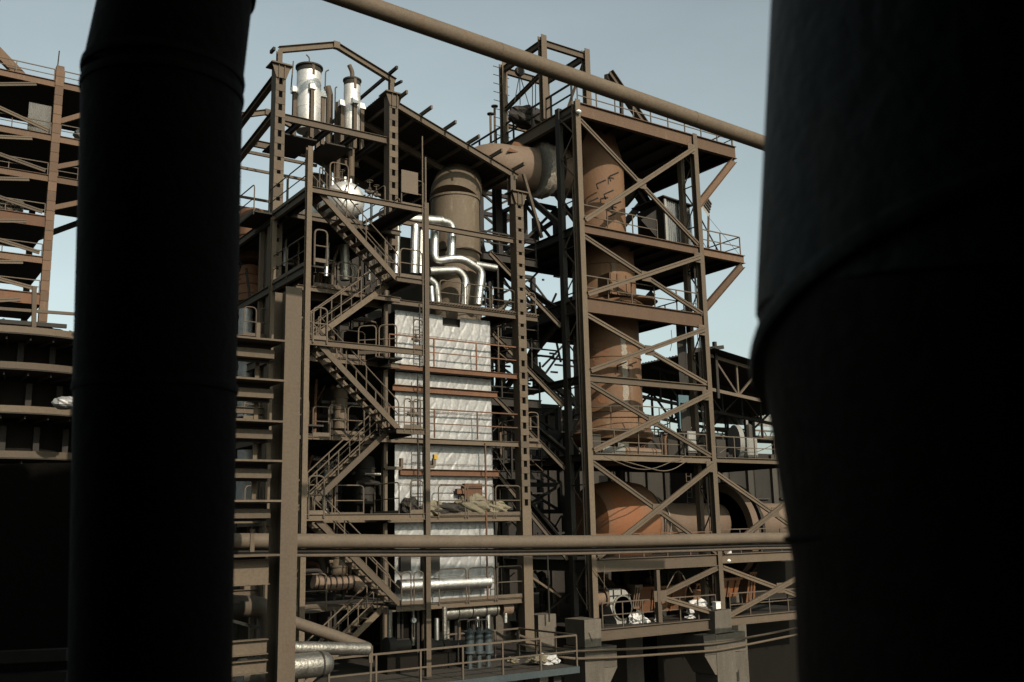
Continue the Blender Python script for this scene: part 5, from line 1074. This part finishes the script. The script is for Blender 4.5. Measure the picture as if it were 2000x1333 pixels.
# round dark hopper house with ring galleries
rsil = thing('round_silo','dark round silo with four lit ring galleries at the left edge','silo',(0,58,GZ))
cc = cam_pt(-29.3,56.7,0); RR = 7.5
def zring(y): return CP(60,y,50).z
for y in (630,704,793,884):
    z = zring(y); h_ = .44
    mb = MB(); n = 110; ro, ri = RR, RR-.14
    mb.lathe((cc.x,cc.y,z-h_/2),[(ri,0),(ro,0),(ro,h_*.78),(ri,h_*.78)],(0,0,1),n); mb.build('ring_beam','steel',rsil)
    mb = MB(); mb.lathe((cc.x,cc.y,z-h_/2-.06),[(RR-2.6,0),(RR-.02,0),(RR-.02,.05),(RR-2.6,.05)],(0,0,1),n); mb.build('gallery_floor','deck',rsil)
    for i in range(40):
        a = 2*math.pi*i/40; d = V3((math.cos(a),math.sin(a),0)); c = V3((cc.x,cc.y,z-h_/2-.22)); MB().bar(c+d*(RR-2.6),c+d*(RR-.35),.08,.14).build('bracket','dark',rsil)
MB().lathe((cc.x,cc.y,0),[(RR-2.6,GZ),(RR-2.6,zring(645))],(0,0,1),72).build('silo_shell','black',rsil)  # shell blackened to stand for the shade between the ring galleries
for i in range(26):
    a = math.radians(250+i*6); d = V3((math.cos(a),math.sin(a),0)); zz = zring((706,793,884)[i % 3]); c = V3((cc.x,cc.y,0))
    MB().bar(c+d*(RR-2.3)+V3((0,0,zz)),c+d*(RR-2.3)+V3((0,0,zz+1.6)),.3,.3,(0,1,0)).build('stanchion','dark',rsil)
t = thing('parapet','crumbling concrete parapet at the foot of the far tower','wall',tuple(P(110,640,66)))
a, b = P(-60,612,66), P(200,612,66); mb = MB(); n = 40
for i in range(n+1): u = a.x+(b.x-a.x)*i/n; z = a.z+random.uniform(-.12,.12)-(.02*i); mb.v += [(u,66,a.z-4),(u,66,z),(u,67.5,z),(u,67.5,a.z-4)]
for i in range(n): k = i*4; mb.face((k,k+4,k+5,k+1)); mb.face((k+1,k+5,k+6,k+2)); mb.face((k+2,k+6,k+7,k+3))
mb.build('wall_face','concrete',t)
bar(t,'pipe_rail',P(-20,602,65.8),P(150,614,65.8),.18,.18,'steel'); bar(t,'post',P(67,560,65.7),P(66,640,65.7),.25,.25,'steel',up=(0,1,0)); bar(t,'ledge',P(0,628,65.8),P(130,638,65.8),.2,.25,'dark')
tag(blob('foil_bundle',CP(128,788,49)+V3((0,0,0)),(.62,.6,.33),'foil',seed=91,n=10,sharp=.08),'silver foil bundle lying on the third ring gallery','bundle')
